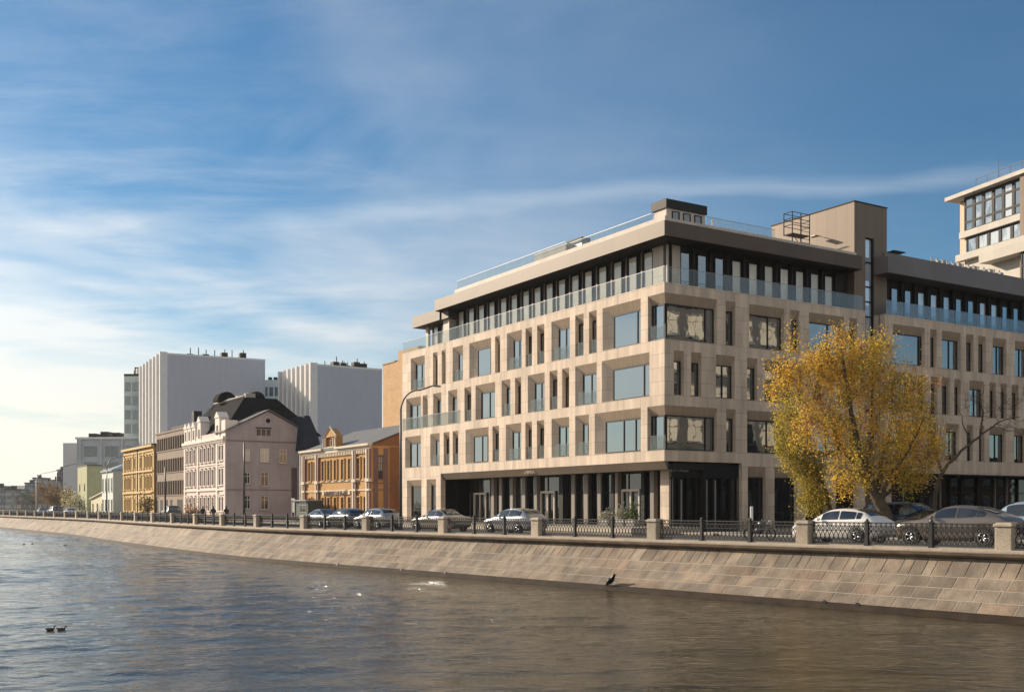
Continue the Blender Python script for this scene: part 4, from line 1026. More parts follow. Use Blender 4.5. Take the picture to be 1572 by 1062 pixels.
# ---- round-shouldered mansard block behind the ochre house
q0 = 10; s0 = sA(466, q0)
mb_ = house_frame(s0, q0, 'mansard_block', 'dark blue mansard roofed block rising behind the mauve house gable', 'building')
b = MB(); b.box(-8, 0, 0, 2.4, 0, 9.6); b.build('wall', MAUVE, mb_)
b = MB(); vs = [(-8.2, -.2, 9.6), (.2, -.2, 9.6), (.2, 2.6, 9.6), (-8.2, 2.6, 9.6), (-7.6, .1, 12.2), (-.2, .1, 12.2), (-.2, 2.0, 12.2), (-7.6, 2.0, 12.2), (-7, .4, 14.4), (-.8, .4, 14.4), (-.8, 1.2, 14.4), (-7, 1.2, 14.4)]
b.add(vs, [(i, (i + 1) % 4, 4 + (i + 1) % 4, 4 + i) for i in range(4)] + [(4 + i, 4 + (i + 1) % 4, 8 + (i + 1) % 4, 8 + i) for i in range(4)] + [(8, 9, 10, 11)]); b.build('roof', BLUROOF, mb_)
for i in range(4): put_win(mb_, -7 + i * 1.9, 7.6, .7, 1.9, None, GLASS_O, bars=0)

# ---- brown-grey office house
BROWN = mat('brown_grey_plaster', (.27, .21, .165), .9, var=.08, vscale=.5, streaks=.1)
BRGL = glass_mat('bronze_glass', dark=(.035, .022, .02), light=(.09, .06, .05), refl=.14, rough=.05, tint=(.9, .75, .7))
s_r, s_l = sA(283.3), sA(237); L3 = s_l - s_r; H3 = 13.6
bn = house_frame(s_r, .25, 'brown_office', 'plain brown four storey office house with rows of narrow vertical windows', 'office building')
def hx3(px): return -(sA(px, .25) - s_r)
b = MB(); b.box(-L3, 0, 0, 13, 0, H3); b.box(-L3 - .05, .05, -.12, .3, H3 + .001, H3 + .25); b.build('wall', BROWN, bn)
t = MB()
for z_ in (1.0 + 2.7, 7.3, 10.8): t.box(-L3 + .1, -.1, -.1, -.001, z_ - .16, z_ - .02)
t.build('sill_band', BROWN, bn)
n = 13
for z_, h_ in ((3.75, 2.1), (7.35, 2.0), (10.9, 1.9)):
    for i in range(n):
        x = -L3 + .95 + i * (L3 - 1.9) / (n - 1)
        if i == 5: continue
        put_win(bn, x, z_, 1.0, h_, None, BRGL, fram=BRONZE_D, bars=0)
    t = MB()
    for i in range(n - 1): x = -L3 + .95 + (i + .5) * (L3 - 1.9) / (n - 1); t.box(x - .12, x + .12, -.22, -.001, z_ - .01, z_ + h_ + .05)
    t.build('window_fin', BROWN, bn)
for px, w_ in ((241, 1.8), (248, 1.4), (256, 1.2), (263, 1.2), (276, 3.0)):
    t = MB(); x = hx3(px); t.box(x - w_ / 2, x + w_ / 2, -.04, -.001, 0, 2.9); t.build('doorway', BLACK, bn)
t = MB(); t.box(-L3 + 2, -3, 2, 9, H3 + .01, H3 + 1.3); t.build('roof_house', BLACK, bn)

# ---- yellow three storey house
YEL = mat('yellow_plaster', (.47, .31, .11), .88, var=.08, vscale=.6, streaks=.08)
YTR = mat('pale_yellow_trim', (.60, .43, .20), .85)
s_r, s_l = sA(236.5), sA(190.5); L4 = s_l - s_r; H4 = 11.9
yl = house_frame(s_r, 0, 'yellow_house', 'three storey yellow stucco house with bracketed cornice between grey and brown neighbours', 'house')
b = MB(); b.box(-L4, 0, 0, 12, 0, H4); b.build('wall', YEL, yl)
t = MB(); band(t, -L4 - .2, .2, H4 - .1, H4 + .25, .55); band(t, -L4, 0, H4 - .8, H4 - .5, .15); band(t, -L4, 0, 4.1, 4.4, .3); band(t, -L4, 0, 7.7, 8.0, .3)
for f_ in (0, .32, .46, .54, .68, 1): x = -L4 * f_; t.box(x - .3, x + .3, -.14, -.002, 0, H4 - .81)
t.build('cornice', YTR, yl)
t = MB(); t.box(-L4 - .3, .3, -.5, 12.2, H4 + .251, H4 + .4); t.box(-1.6, -.4, 1, 3, H4 + .4, H4 + 1.3); t.build('roof', BLACK, yl)
for i in range(11):
    x = -L4 + 1.0 + i * (L4 - 2.0) / 10
    if i == 5: continue
    for z_, h_ in ((1.1, 2.1), (4.9, 2.0), (8.4, 1.9)): put_win(yl, x, z_, .85, h_, YTR, GLASS_O, arch=True, proud=.14, fram=WB)
t = MB(); t.box(-L4 / 2 - .08, -L4 / 2 + .08, -.25, -.1, 0, H4 - .2); t.build('downpipe', FRAME_D, yl)

# ---- small light-blue house, the low cream annexe and the pale green house beyond
BLU = mat('pale_blue_plaster', (.40, .47, .48), .9, var=.08, streaks=.06); BLUW = mat('pale_blue_white', (.62, .66, .62), .9, var=.06)
s_r = sA(174); s_l = sA(157); LL = s_l - s_r
bh = house_frame(s_r, 0, 'blue_house', 'small pale blue two storey house with a rounded grey roof behind street lamps', 'house')
b = MB(); b.box(-LL, 0, 0, 9.5, 0, 8.6); b.build('wall', BLU, bh)
t = MB(); t.box(-LL, 0, -.06, -.001, 0, 8.5); t.build('river_front', BLUW, bh)
t = MB(); band(t, -LL - .2, .3, 8.6, 8.85, .4); vs = [(-LL - .2, -.4, 8.851), (.3, -.4, 8.851), (.3, 9.8, 8.851), (-LL - .2, 9.8, 8.851), (-LL / 2, 4, 10.6), (-LL / 2 + .6, 5.6, 10.6)]
t.add(vs, [(0, 1, 4), (1, 5, 4), (1, 2, 5), (2, 3, 5), (3, 4, 5), (3, 0, 4)]); t.build('roof', mat('blue_grey_roof', (.22, .26, .29), .5, metal=.2), bh)
for i in range(4):
    for z_, h_ in ((1.0, 2.2), (4.8, 2.5)): put_win(bh, -LL + 1.1 + i * (LL - 2.2) / 3, z_, .9, h_, BLUW, GLASS_O, y=-.065, bars=1)
for y_ in (3, 6): put_win(bh, y_, 1.4, 1.0, 1.9, BLUW, GLASS_O, side=True)
s_r = sA(155.8); s_l = sA(136); LL = s_l - s_r
an = house_frame(s_r, .5, 'annexe', 'low cream annexe with a sloping roof beside the small blue house', 'building')
b = MB(); vs = [(-LL, 0, 0), (0, 0, 0), (0, 0, 4.6), (-LL, 0, 3.4)]; vs += [(x, 7, z) for x, _, z in vs]; b.add(vs, [(0, 1, 2, 3), (7, 6, 5, 4), (0, 4, 5, 1), (1, 5, 6, 2), (2, 6, 7, 3), (3, 7, 4, 0)]); b.build('wall', mat('cream_plaster', (.60, .55, .38), .9, var=.08), an)
for k in range(3): put_win(an, -LL + 2 + k * (LL - 4) / 2, .8, 1.2, 1.7, None, GLASS_O)
b = MB(); vs = [(-LL - .1, -.4, 3.42), (.1, -.4, 4.66), (.1, 7, 4.66), (-LL - .1, 7, 3.42)]; vs += [(x, y, z + .16) for x, y, z in vs]; b.add(vs, [(0, 1, 2, 3), (7, 6, 5, 4), (0, 4, 5, 1), (1, 5, 6, 2), (2, 6, 7, 3), (3, 7, 4, 0)]); b.build('roof', WTRIM, an)
GRN = mat('pale_green_plaster', (.42, .42, .25), .9, var=.08, streaks=.1)
for (pa, pb, q, hh_, lab) in ((133.5, 119, .5, 10.6, 'pale green blank walled house at the far end of the quay row'), (168, 142, 9, 10.8, 'pale green house set back behind the small blue house')):
    s_r = sA(pa, q); s_l = sA(pb, q); LL = s_l - s_r
    gh = house_frame(s_r, q, 'green_house', lab, 'house')
    b = MB(); dp = 3 if q < 1 else 5; b.box(-LL, 0, 0, dp, 0, hh_); b.build('wall', GRN, gh)
    b = MB(); b.box(-LL - .1, .1, -.1, dp + .1, hh_ + .001, hh_ + .25); b.build('roof', mat('moss_roof', (.09, .1, .07), .9), gh)
    for k in range(2): put_win(gh, -LL * (.25 + .5 * k), 1.2, 1.0, 1.6, None, GLASS_O); put_win(gh, -LL * (.25 + .5 * k), 5.2, 1.0, 1.6, None, GLASS_O)

# ================================================================== tall blocks behind the quay
def place(px, Z): return Vector(((px - CX) / F_PX * Z, Z))
def grid_block(name, label, px, Z, ang, wl, wr, H, wallm, glassm, fl, nl, nr, wh=.55, wfrac=.62, cat='building', base=3.0):
    """block whose near corner stands at picture column px; left face runs along ang, right face square to it. Windows are parts."""
    p = place(px, Z); t = thing(name, label, cat, (p.x, p.y, GZ), R(ang))
    b = MB(); b.box(-wl, 0, 0, wr, 0, H); b.build('wall', wallm, t)
    fh = (H - base - 1.2) / fl
    cnt = 0
    for f in range(fl):
        z = base + f * fh + fh * (1 - wh) / 2
        for i in range(nl):
            w_ = wl / nl; put_win(t, -wl + (i + .5) * w_, z, round(w_ * wfrac, 2), round(fh * wh, 2), None, glassm, fram=GREYP, bars=1); cnt += 1
        for i in range(nr):
            w_ = wr / nr; put_win(t, (i + .5) * w_, z, round(w_ * wfrac, 2), round(fh * wh, 2), None, glassm, side=True, fram=GREYP, bars=1); cnt += 1
    return t
WHB = mat('white_panel', (.42, .44, .51), .8, var=.03, vscale=.08, streaks=.05)
RIB = mat('white_concrete_rib', (.66, .65, .64), .8, var=.05)
SLOT = glass_mat('dark_slot_glass', dark=(.035, .038, .04), light=(.08, .085, .09), refl=.1, rough=.05)
def ribbed(name, label, px, Z, pxl, pxr, yt, dirdeg, nrib):
    p = place(px, Z); top = 4 + (HY - yt) * Z / F_PX - GZ
    ul = (pxl - CX) / F_PX; ur = (pxr - CX) / F_PX
    d = Vector((-math.sin(R(dirdeg)), math.cos(R(dirdeg)))); e = Vector((d.y, -d.x))
    wl = (p.x - ul * p.y) / (ul * d.y - d.x); wr = (ur * p.y - p.x) / (e.x - ur * e.y)
    t = thing(name, label, 'building', (p.x, p.y, GZ), math.atan2(-d.y, -d.x))
    b = MB(); b.box(-wl, 0, 0, wr, 0, top); b.build('wall', WHB, t)
    r = MB()
    for i in range(nrib):
        x = -wl + (i + .5) * wl / nrib if i < nrib - 1 else -.45
        x = -wl + .4 + i * (wl - .8) / (nrib - 1)
        r.box(x - .42, x + .42, -1.6, -.001, 6, top + .55)
    r.box(-wl, 0, -.4, -.002, 3.6, 6); r.build('facade_rib', RIB, t)
    g = MB()
    for i in range(nrib - 1):
        x0 = -wl + .8 + i * (wl - .8) / (nrib - 1); x1 = x0 + (wl - .8) / (nrib - 1) - .8
        for z in [7 + k * 3.3 for k in range(int((top - 8) / 3.3))]: g.box(x0, x1, -.1, -.003, z, z + 2.0)
    g.build('ribbon_glazing', SLOT, t)
    c = MB(); c.box(-wl, 0, -.05, wr + .05, top + .001, top + .35); c.build('parapet', RIB, t)
    k = MB(); rr = random.Random(px)
    for i in range(7):
        y = wr * (.25 + .09 * i); x = -rr.uniform(2, 6); k.box(x - .8, x + .8, y - .7, y + .7, top + .36, top + .7 + rr.random() * 1.2)
        k.tube([(x + .9, y, top + .36), (x + .9, y, top + 1.6 + rr.random())], .10, 4)
    k.build('roof_plant', BRONZE_D, t)
    return t, wl, wr, top
t1, wl1, wr1, top1 = ribbed('ribbed_tower', 'larger white ribbed slab tower above the brown office', 257, 235, 214.5, 407, 544, 28, 9)
t2, wl2, wr2, top2 = ribbed('ribbed_tower', 'smaller white ribbed slab tower behind the ochre house', 487.5, 225, 437, 586.5, 561, 33, 8)
TEAL = glass_mat('teal_glass', dark=(.02, .045, .05), light=(.06, .09, .09), refl=.15, rough=.05)
PGREEN = mat('pale_green_panel', (.52, .60, .58), .8, var=.05)
grid_block('glazed_tower', 'narrow grey green glazed tower touching the left side of the ribbed slab tower', 214, 268, -28 - 62 + 30, 1.0, 1.0, 10, PGREEN, TEAL, 1, 0, 0) if False else None
def flat_block(name, label, pxl, pxr, Z, yt, depth, wallm, glassm, fl, n, cat='building', wfrac=.7, wh=.6, base=2.0):
    a, b_ = place(pxl, Z), place(pxr, Z); W = b_.x - a.x; H = 4 + (HY - yt) * Z / F_PX - GZ
    t = thing(name, label, cat, (b_.x, b_.y, GZ), 0.0)
    m = MB(); m.box(-W, 0, 0, depth, 0, H); m.build('wall', wallm, t)
    fh = (H - base - 1) / fl
    for f in range(fl):
        for i in range(n):
            w_ = W / n; put_win(t, -W + (i + .5) * w_, base + f * fh + fh * .2, round(w_ * wfrac, 2), round(fh * wh, 2), None, glassm, fram=GREYP)
    return t, W, H
t, W, H = flat_block('glazed_tower', 'narrow grey green glazed tower touching the left side of the ribbed slab tower', 190.5, 213.5, 262, 577, 14, PGREEN, TEAL, 9, 2, wh=.66, wfrac=.8)
m = MB(); m.box(-1.8, -.2, 2, 4, H, H + 2.4); m.box(-W, 0, -.1, .4, H, H + .5); m.build('roof_plant', BRONZE_D, t)
t, W, H = flat_block('glazed_block', 'pale green windowed block seen in the gap between the two ribbed slab towers', 404, 437, 262, 583, 14, PGREEN, TEAL, 8, 4)
m = MB()
for i in range(4): m.box(-W + 1 + i * 1.3, -W + 1.8 + i * 1.3, 1, 2, H, H + .8)
m.build('roof_plant', BRONZE_D, t)
# grey-white office block at the far end
GWH = mat('grey_white_panel', (.42, .45, .49), .85, var=.05, joints=(4.0, 3.4), jdark=.85, jsize=.03)
p = place(118, 262); fb1 = thing('far_office', 'grey white office block with square windows at the far end of the quay', 'office building', (p.x, p.y, GZ), R(-4))
Hh = 4 + (HY - 674) * 262 / F_PX - GZ; Wd = 34; b = MB(); b.box(0, Wd, 0, 20, 0, Hh); b.build('wall', GWH, fb1)
b = MB(); b.box(-.3, Wd + .2, -.3, 20, Hh + .001, Hh + .5); b.build('parapet', RIB, fb1)
b = MB(); rr = random.Random(3)
for i in range(9): x = 2 + i * 3; b.box(x, x + 1.8, 2, 5, Hh + .5, Hh + 1.2 + rr.random() * 1.4)
b.build('roof_plant', BRONZE_D, fb1)
for f in range(4):
    for i in range(6): put_win(fb1, 1.9 + 1.6 + i * 5.3, Hh - 4.3 - f * 3.9, 3.4, 2.6, GWH, SLOT, fram=GREYP, sill=False)
b = MB()
for i in range(7): b.box(.6 + i * 5.3, 1.2 + i * 5.3, -.35, -.001, 0, Hh)
b.build('facade_rib', GWH, fb1)
b = MB(); b.box(-6, -.01, 5, 19, 0, Hh - .6); b.build('side_wing', mat('pale_grey_side', (.55, .55, .56), .85), fb1)
p = place(102.5, 275); fb2 = thing('far_tower_block', 'thin dark windowed block at the left end of the grey white office', 'building', (p.x, p.y, GZ), 0)
Hh = 4 + (HY - 692) * 275 / F_PX - GZ; b = MB(); b.box(0, 2.6, 0, 12, 0, Hh); b.build('wall', GWH, fb2)
for f in range(5): put_win(fb2, 1.3, 1.5 + f * 2.8, 1.9, 1.8, None, GLASS_O)
# brick-coloured block and a grey roof glimpsed behind the office's left end
BKY = mat('sandy_brick', (.52, .33, .17), .9, var=.1, joints=(.5, .16), jdark=.85)
p = front(sA(616, 14), 14); bk = thing('brick_block', 'sandy orange brick block directly behind the left end of the stone office', 'building', (p.x, p.y, GZ), RZ)
Hh = 4 + (HY - 553) * p.y / F_PX - GZ; LLb = sA(588, 14) - sA(616, 14)
b = MB(); b.box(-LLb, 4, 0, 10, 0, Hh); b.box(-1.5, 4, .3, 8, Hh + .001, Hh + 1.3); b.build('wall', BKY, bk)
b = MB(); b.box(-LLb - .05, -1.6, -.1, 10, Hh + .002, Hh + .18); b.build('parapet', CONC, bk)
# residential tower at the right edge
LIME = mat('limestone_band', (.50, .465, .41), .8, var=.05, joints=(1.5, 3), jdark=.9)
Zt = 118; p = place(1477, Zt); th_ = 20
d = Vector((math.sin(R(th_)), -math.cos(R(th_))))                 # glazed face runs towards the camera on the right
tw_ = thing('apartment_tower', 'tall pale apartment tower with glazed upper floors and overhanging flat roof, rightmost building', 'apartment building', (p.x, p.y, GZ), math.atan2(d.y, d.x))
zpx = lambda y, Z: 4 + (HY - y) * Z / F_PX - GZ
Zr = Zt
zr = zpx(304, Zt); z1b = zpx(357, Zt); z2 = zpx(391, Zt)
Ln = 26
b = MB(); b.box(.001, Ln, 0.35, 14, 0, zr); b.build('core_wall', LIME, tw_)
b = MB(); b.box(-1.4, 0, 1.0, 14, 0, zr - .1); b.build('side_wall', mat('warm_limestone', (.60, .46, .34), .85, var=.06), tw_)
b = MB(); b.box(-1.9, Ln, -.7, 15, zr + .001, zr + .42); b.build('roof', LIME, tw_)
b = MB(); b.box(-.3, Ln, -.15, .349, z1b - .68, z1b); b.box(-.6, Ln, -.4, .349, z2 - .75, z2 - .02); b.box(3.8, Ln, -1.3, .349, z2 - 1.9, z2 - .85); b.build('floor_band', LIME, tw_)
def curtain(z0, z1_, x0, x1, n, y, hb, gm=GLASS_BOARD):
    for i in range(n):
        a = x0 + (x1 - x0) * i / n; c = x0 + (x1 - x0) * (i + 1) / n
        f = MB()
        for (xa_, xb_, za, zb) in ((a, a + .19, z0, z1_), (c - .19, c, z0, z1_), (a + .19, c - .19, z0, z0 + .2), (a + .19, c - .19, z1_ - .2, z1_)): f.box(xa_, xb_, y - .12, y + .02, za, zb)
        for h in hb: f.box(a + .19, c - .19, y - .11, y + .02, z0 + (z1_ - z0) * h - .11, z0 + (z1_ - z0) * h + .11)
        o = f.build('window', FRAME_D, tw_); g = MB(); g.box(a + .12, c - .12, y - .04, y - .001, z0 + .14, z1_ - .14); g.build('pane', gm, o)
curtain(z1b + .01, zr - .05, .1, 8.4, 6, .3, (.27, .72)); curtain(z1b + .01, zr - .05, 9.0, 24, 9, .0, (.27, .72))
curtain(z2, z1b - .7, .4, 8.4, 5, .3, ()); curtain(z2, z1b - .7, 9.0, 24, 8, .0, (.6,))
curtain(z2 - 5.4, z2 - 1.92, 9.2, 24, 8, -.9, (.6,)); curtain(z2 - 10, z2 - 6.0, .4, 24, 12, .3, (.5,))
b = MB(); b.box(8.42, 8.98, -.35, .34, 0, zr); b.build('mullion_pier', BROWN, tw_)
b = MB()
for i in range(8): x = 1 + i * 1.6; b.tube([(x, 1, zr + .9), (x, 1, zr + 1.9)], .04, 4)
b.tube([(1, 1, zr + 1.9), (13, 1, zr + 1.9)], .04, 4); b.tube([(1, 1, zr + 1.4), (13, 1, zr + 1.4)], .03, 4); b.tube([(2.2, 3, zr + .9), (2.2, 3, zr + 4)], .05, 4); b.tube([(8, 3, zr + .9), (8, 3, zr + 3.2)], .05, 4); b.build('roof_railing', GREYP, tw_)

# ---- sunlit office across the side street (out of frame; the street windows mirror it)
p = C0 + BD * 15 + Vector((.53, -.848)) * 31
op = thing('street_office', 'dark grey office building across the side street, mirrored in the street windows', 'office building', (p.x, p.y, GZ), math.atan2(BD.y, BD.x) + math.pi)
b = MB(); b.box(-30, 0, 0, 14, 0, 22.5); b.box(-30.3, .3, -.8, 14, 22.501, 23.4); b.build('wall', mat('dark_render', (.085, .08, .075), .85, var=.15), op)
for f in range(6):
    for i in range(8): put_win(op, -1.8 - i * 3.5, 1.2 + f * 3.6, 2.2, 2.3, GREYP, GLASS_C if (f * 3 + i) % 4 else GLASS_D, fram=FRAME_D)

p = C0 + BD * 52 + Vector((.53, -.848)) * 36
op = thing('street_house', 'low brick house farther along the side street opposite the office wing', 'house', (p.x, p.y, GZ), math.atan2(BD.y, BD.x) + math.pi)
b = MB(); b.box(-45, 0, 0, 12, 0, 8); b.build('wall', BRICKO, op); b = MB(); b.box(-45.3, .3, -.4, 12.3, 8.001, 8.5); b.build('roof', BRONZE_D, op)
for f in range(2):
    for i in range(12): put_win(op, -1.9 - i * 3.7, 1.2 + f * 3.6, 1.5, 2.0, TRIM, GLASS_D, fram=WHITEP)
# ---- hazy district across the bend of the river
FW = [mat('far_wall_a', (.26, .27, .28), .9, joints=(6, 3.2), jdark=.5, jsize=.9), mat('far_wall_b', (.45, .37, .31), .9, joints=(5, 3.2), jdark=.45, jsize=.8), mat('far_wall_c', (.36, .37, .36), .9, joints=(7, 3.0), jdark=.55, jsize=.9), mat('far_wall_d', (.20, .17, .15), .9, joints=(5, 3.1), jdark=.6, jsize=.8)]
FAR = [(-14, 6, 560, 748, 0, 'wide grey apartment block at the left edge across the bend'), (8, 24, 520, 752, 2, 'light grey block with stripes of windows across the bend'), (26, 34, 480, 760, 1, 'small cream house front just left of the dark far trees'),
       (38, 50, 600, 742, 0, 'slate grey block below the hill crest, left of the pole'), (57, 64, 440, 750, 1, 'narrow pink house beside the white pole'), (66, 73, 450, 748, 1, 'pink house with a pointed gable right of the white pole'),
       (75, 92, 500, 738, 3, 'brown block behind autumn trees near the quay end'), (50, 62, 640, 734, 2, 'pale tower top crossing the hill crest behind the white pole'), (88, 92, 560, 722, 3, 'thin chimney tower on the skyline left of the office')]
for (a_, b_, Z, yt, k, lab) in FAR:
    a = place(a_, Z); c = place(b_, Z); H = 4 + (HY - yt) * Z / F_PX - 3.0
    t = thing('far_house', lab, 'building', (a.x, a.y, 3.0), 0, 'buildings across the river bend'); b = MB(); W = c.x - a.x
    b.box(0, W, 0, 14, 0, H); b.build('wall', FW[k], t)
    b = MB()
    if 'gable' in lab: b.add([(0, 0, H), (W, 0, H), (W / 2, 0, H + 3), (0, 14, H), (W, 14, H), (W / 2, 14, H + 3)], [(0, 1, 2), (3, 5, 4), (1, 4, 5, 2), (2, 5, 3, 0)])
    else: b.box(-.3, W + .3, -.3, 14.3, H + .01, H + .6); b.box(W * .3, W * .6, 3, 6, H + .6, H + 2.2)
    b.build('roof', BRONZE_D if k != 1 else CONC, t)
# ================================================================== trees
BARK = mat('bark', (.085, .065, .045), .95, var=.25, vscale=3, bump=.6, bscale=14)
def leaf_mat():
    m = bpy.data.materials.new('autumn_leaves'); m.use_nodes = True; nt = m.node_tree; N, L = nt.nodes.new, nt.links.new
    p = nt.nodes['Principled BSDF']; p.inputs['Roughness'].default_value = .6; p.inputs['Specular IOR Level'].default_value = .25
    a = N('ShaderNodeAttribute'); a.attribute_name = 'leaf_col'; L(a.outputs['Color'], p.inputs['Base Color'])
    t = N('ShaderNodeBsdfTranslucent'); L(a.outputs['Color'], t.inputs['Color']); mx = N('ShaderNodeMixShader'); mx.inputs[0].default_value = .55
    L(p.outputs[0], mx.inputs[1]); L(t.outputs[0], mx.inputs[2]); L(mx.outputs[0], nt.nodes['Material Output'].inputs[0]); return m
LEAF = leaf_mat()
def grow(name, label, base, forks, lobes, nclus, leaves, seed, cols, trunk_r=.42, leaf=.085, group='autumn street trees', spread=.42):
    """forks: list of limb polylines from the base with radii; lobes: ellipsoids (centre, radii, weight) that the crown fills"""
    rng = random.Random(seed); t = thing(name, label, 'tree', base, 0, group); B = Vector(base)
    tr = MB(); nodes = []
    for pts, r0, r1 in forks:
        P = [Vector(p) for p in pts]; C = []
        for i in range(len(P) - 1):
            p0, p1, p2, p3 = P[max(i - 1, 0)], P[i], P[i + 1], P[min(i + 2, len(P) - 1)]
            for k in range(5):
                u = k / 5; C.append(.5 * ((2 * p1) + (p2 - p0) * u + (2 * p0 - 5 * p1 + 4 * p2 - p3) * u * u + (3 * p1 - p0 - 3 * p2 + p3) * u ** 3))
        C.append(P[-1]); n = len(C)
        for i in range(1, n - 1): C[i] = C[i] + Vector((rng.gauss(0, .03), rng.gauss(0, .03), 0))
        rr = [r0 + (r1 - r0) * (i / (n - 1)) ** .8 for i in range(n)]
        tr.tube(C, rr, 9)
        for i, c in enumerate(C):
            if i > n * .2: nodes.append((c, rr[i]))
    cl = []; tot = sum(l[2] for l in lobes)
    for c, r, wgt in lobes:
        for _ in range(int(nclus * wgt / tot)):
            while True:
                v = Vector((rng.uniform(-1, 1), rng.uniform(-1, 1), rng.uniform(-1, 1)))
                if v.length < 1: break
            v = v * (.55 + .45 * v.length)
            cl.append(Vector(c) + Vector((v.x * r[0], v.y * r[1], v.z * r[2])))
    root = nodes[0][0]; cl.sort(key=lambda c: (c - root).length)
    tips = []
    for c in cl:
        best = min(nodes, key=lambda nd: (nd[0] - c).length + (3.0 if nd[0].z > c.z + .3 else 0) + .1 * abs(nd[1]))
        a, ra = best; dv = c - a; L_ = dv.length
        mid = a + dv * .5 + Vector((dv.x * -.06, dv.y * -.06, -.10 * L_ if c.z > a.z else .10 * L_)) + Vector((rng.gauss(0, .04), rng.gauss(0, .04), 0)) * L_
        r = min(ra * .7, .015 + .022 * L_); r = max(r, .012)
        pts = [a, a.lerp(mid, .6), mid, mid.lerp(c, .55) + Vector((0, 0, .03 * L_)), c]
        tr.tube(pts, [r, r * .85, r * .7, r * .5, .008], 5, False)
        for q, f in ((mid, .7), (pts[3], .5), (c, .35)): nodes.append((q, r * f))
        tips.append((c, dv.normalized()))
        for _ in range(2):                                   # twigs
            e = c + Vector((rng.gauss(0, .3), rng.gauss(0, .3), abs(rng.gauss(.25, .3)))); tr.tube([pts[3], c.lerp(e, .4), e], [.012, .009, .005], 3, False)
    tr.build('trunk', BARK, t, smooth=True, fix=False)
    if leaves:
        v = []; f = []; colr = []
        per = leaves // len(tips)
        for c, dv in tips:
            base_c = rng.choice(cols); dens = rng.uniform(.12, 1.7); s = spread * rng.uniform(.7, 1.35)
            up = Vector((dv.x * .5, dv.y * .5, 1)).normalized()
            for _ in range(int(per * dens)):
                q = c + Vector((rng.gauss(0, s * .8), rng.gauss(0, s * .8), rng.gauss(0, s * 1.1))) + up * rng.uniform(-.35, .25)
                a = Vector((rng.gauss(0, 1), rng.gauss(0, 1), rng.gauss(0, .8))).normalized(); b = a.cross(Vector((rng.gauss(0, 1), rng.gauss(0, 1), rng.gauss(0, 1)))).normalized()
                l = leaf * rng.uniform(.6, 1.25); w_ = l * .55; o = len(v)
                v += [q - a * l, q + b * w_, q + a * l, q - b * w_]; f.append((o, o + 1, o + 2, o + 3))
                k = rng.uniform(.72, 1.25); hsh = rng.random()
                cc = base_c if hsh > .25 else rng.choice(cols)
                colr.append((cc[0] * k, cc[1] * k, cc[2] * k, 1))
        me = bpy.data.meshes.new('crown'); me.from_pydata([tuple(x) for x in v], [], f); me.materials.append(LEAF)
        ca = me.color_attributes.new('leaf_col', 'FLOAT_COLOR', 'CORNER'); ca.data.foreach_set('color', [x for c in colr for _ in range(4) for x in c])
        o = bpy.data.objects.new('crown', me); COL.objects.link(o); o.parent = t
    return t
def loc_of(px, py, Z, base): return Vector(((px - CX) / F_PX * Z, Z, 4 + (HY - py) * Z / F_PX)) - Vector(base)
ZT = 55.5
B1 = tuple(Vector(((1368 - CX) / F_PX * ZT, ZT, GZ)))
def P1(px, py, dy=0): return loc_of(px, py, ZT + dy, B1)
GOLD = [(.76, .50, .06), (.80, .55, .07), (.62, .46, .07), (.74, .42, .08), (.48, .42, .08), (.84, .53, .06), (.50, .28, .12), (.40, .37, .09), (.68, .50, .09), (.62, .34, .12)]
grow('autumn_tree', 'large golden autumn tree with a thick leaning trunk behind the parked white car', B1,
     [([(0.15, 0, -.1), P1(1357, 785), P1(1343, 757), P1(1328, 715), P1(1312, 660, -.6), P1(1300, 590, -1), P1(1290, 530, -.5)], .40, .04),
      ([P1(1350, 772), P1(1330, 735, .8), P1(1295, 690, 1.4), P1(1262, 630, 1.6), P1(1240, 570, 1.2)], .17, .03),
      ([P1(1345, 762), P1(1355, 705, 1.0), P1(1370, 640, 1.6), P1(1375, 580, 1.4)], .18, .03),
      ([P1(1350, 770), P1(1368, 730, -.6), P1(1395, 690, -1.2), P1(1420, 640, -1.4)], .15, .025),
      ([P1(1352, 764), P1(1385, 742, .4), P1(1420, 728, .6)], .12, .03)],
     [(P1(1275, 550), (1.8, 2.0, 1.15), 1.15), (P1(1228, 585), (1.7, 1.8, 1.1), .7), (P1(1310, 590), (2.2, 2.3, 1.8), 1.6), (P1(1375, 610), (1.8, 2.0, 1.5), .8), (P1(1255, 650), (1.7, 1.9, 1.3), .85),
      (P1(1330, 690), (2.3, 2.4, 1.9), 1.6), (P1(1405, 680), (1.7, 2.0, 1.6), 1.05), (P1(1395, 725), (1.4, 1.8, .9), .65), (P1(1300, 735), (1.2, 1.3, .9), .4), (P1(1205, 560), (1.0, 1.0, .9), .16), (P1(1400, 590), (1.3, 1.5, 1.4), .22), (P1(1192, 600), (.6, .8, .5), .09), (P1(1290, 518), (.8, .8, .45), .14), (P1(1345, 530), (.5, .6, .5), .07), (P1(1425, 640), (.8, .8, .8), .14), (P1(1215, 520), (.6, .7, .5), .07), (P1(1437, 700), (.5, .8, .6), .10), (P1(1340, 540), (1.5, 1.4, .9), .26)],
     900, 47000, 5, GOLD, leaf=.064, spread=.27)
ZS = 58.5
B2 = tuple(Vector(((1279 - CX) / F_PX * ZS, ZS, GZ)))
def P2(px, py, dy=0): return loc_of(px, py, ZS + dy, B2)
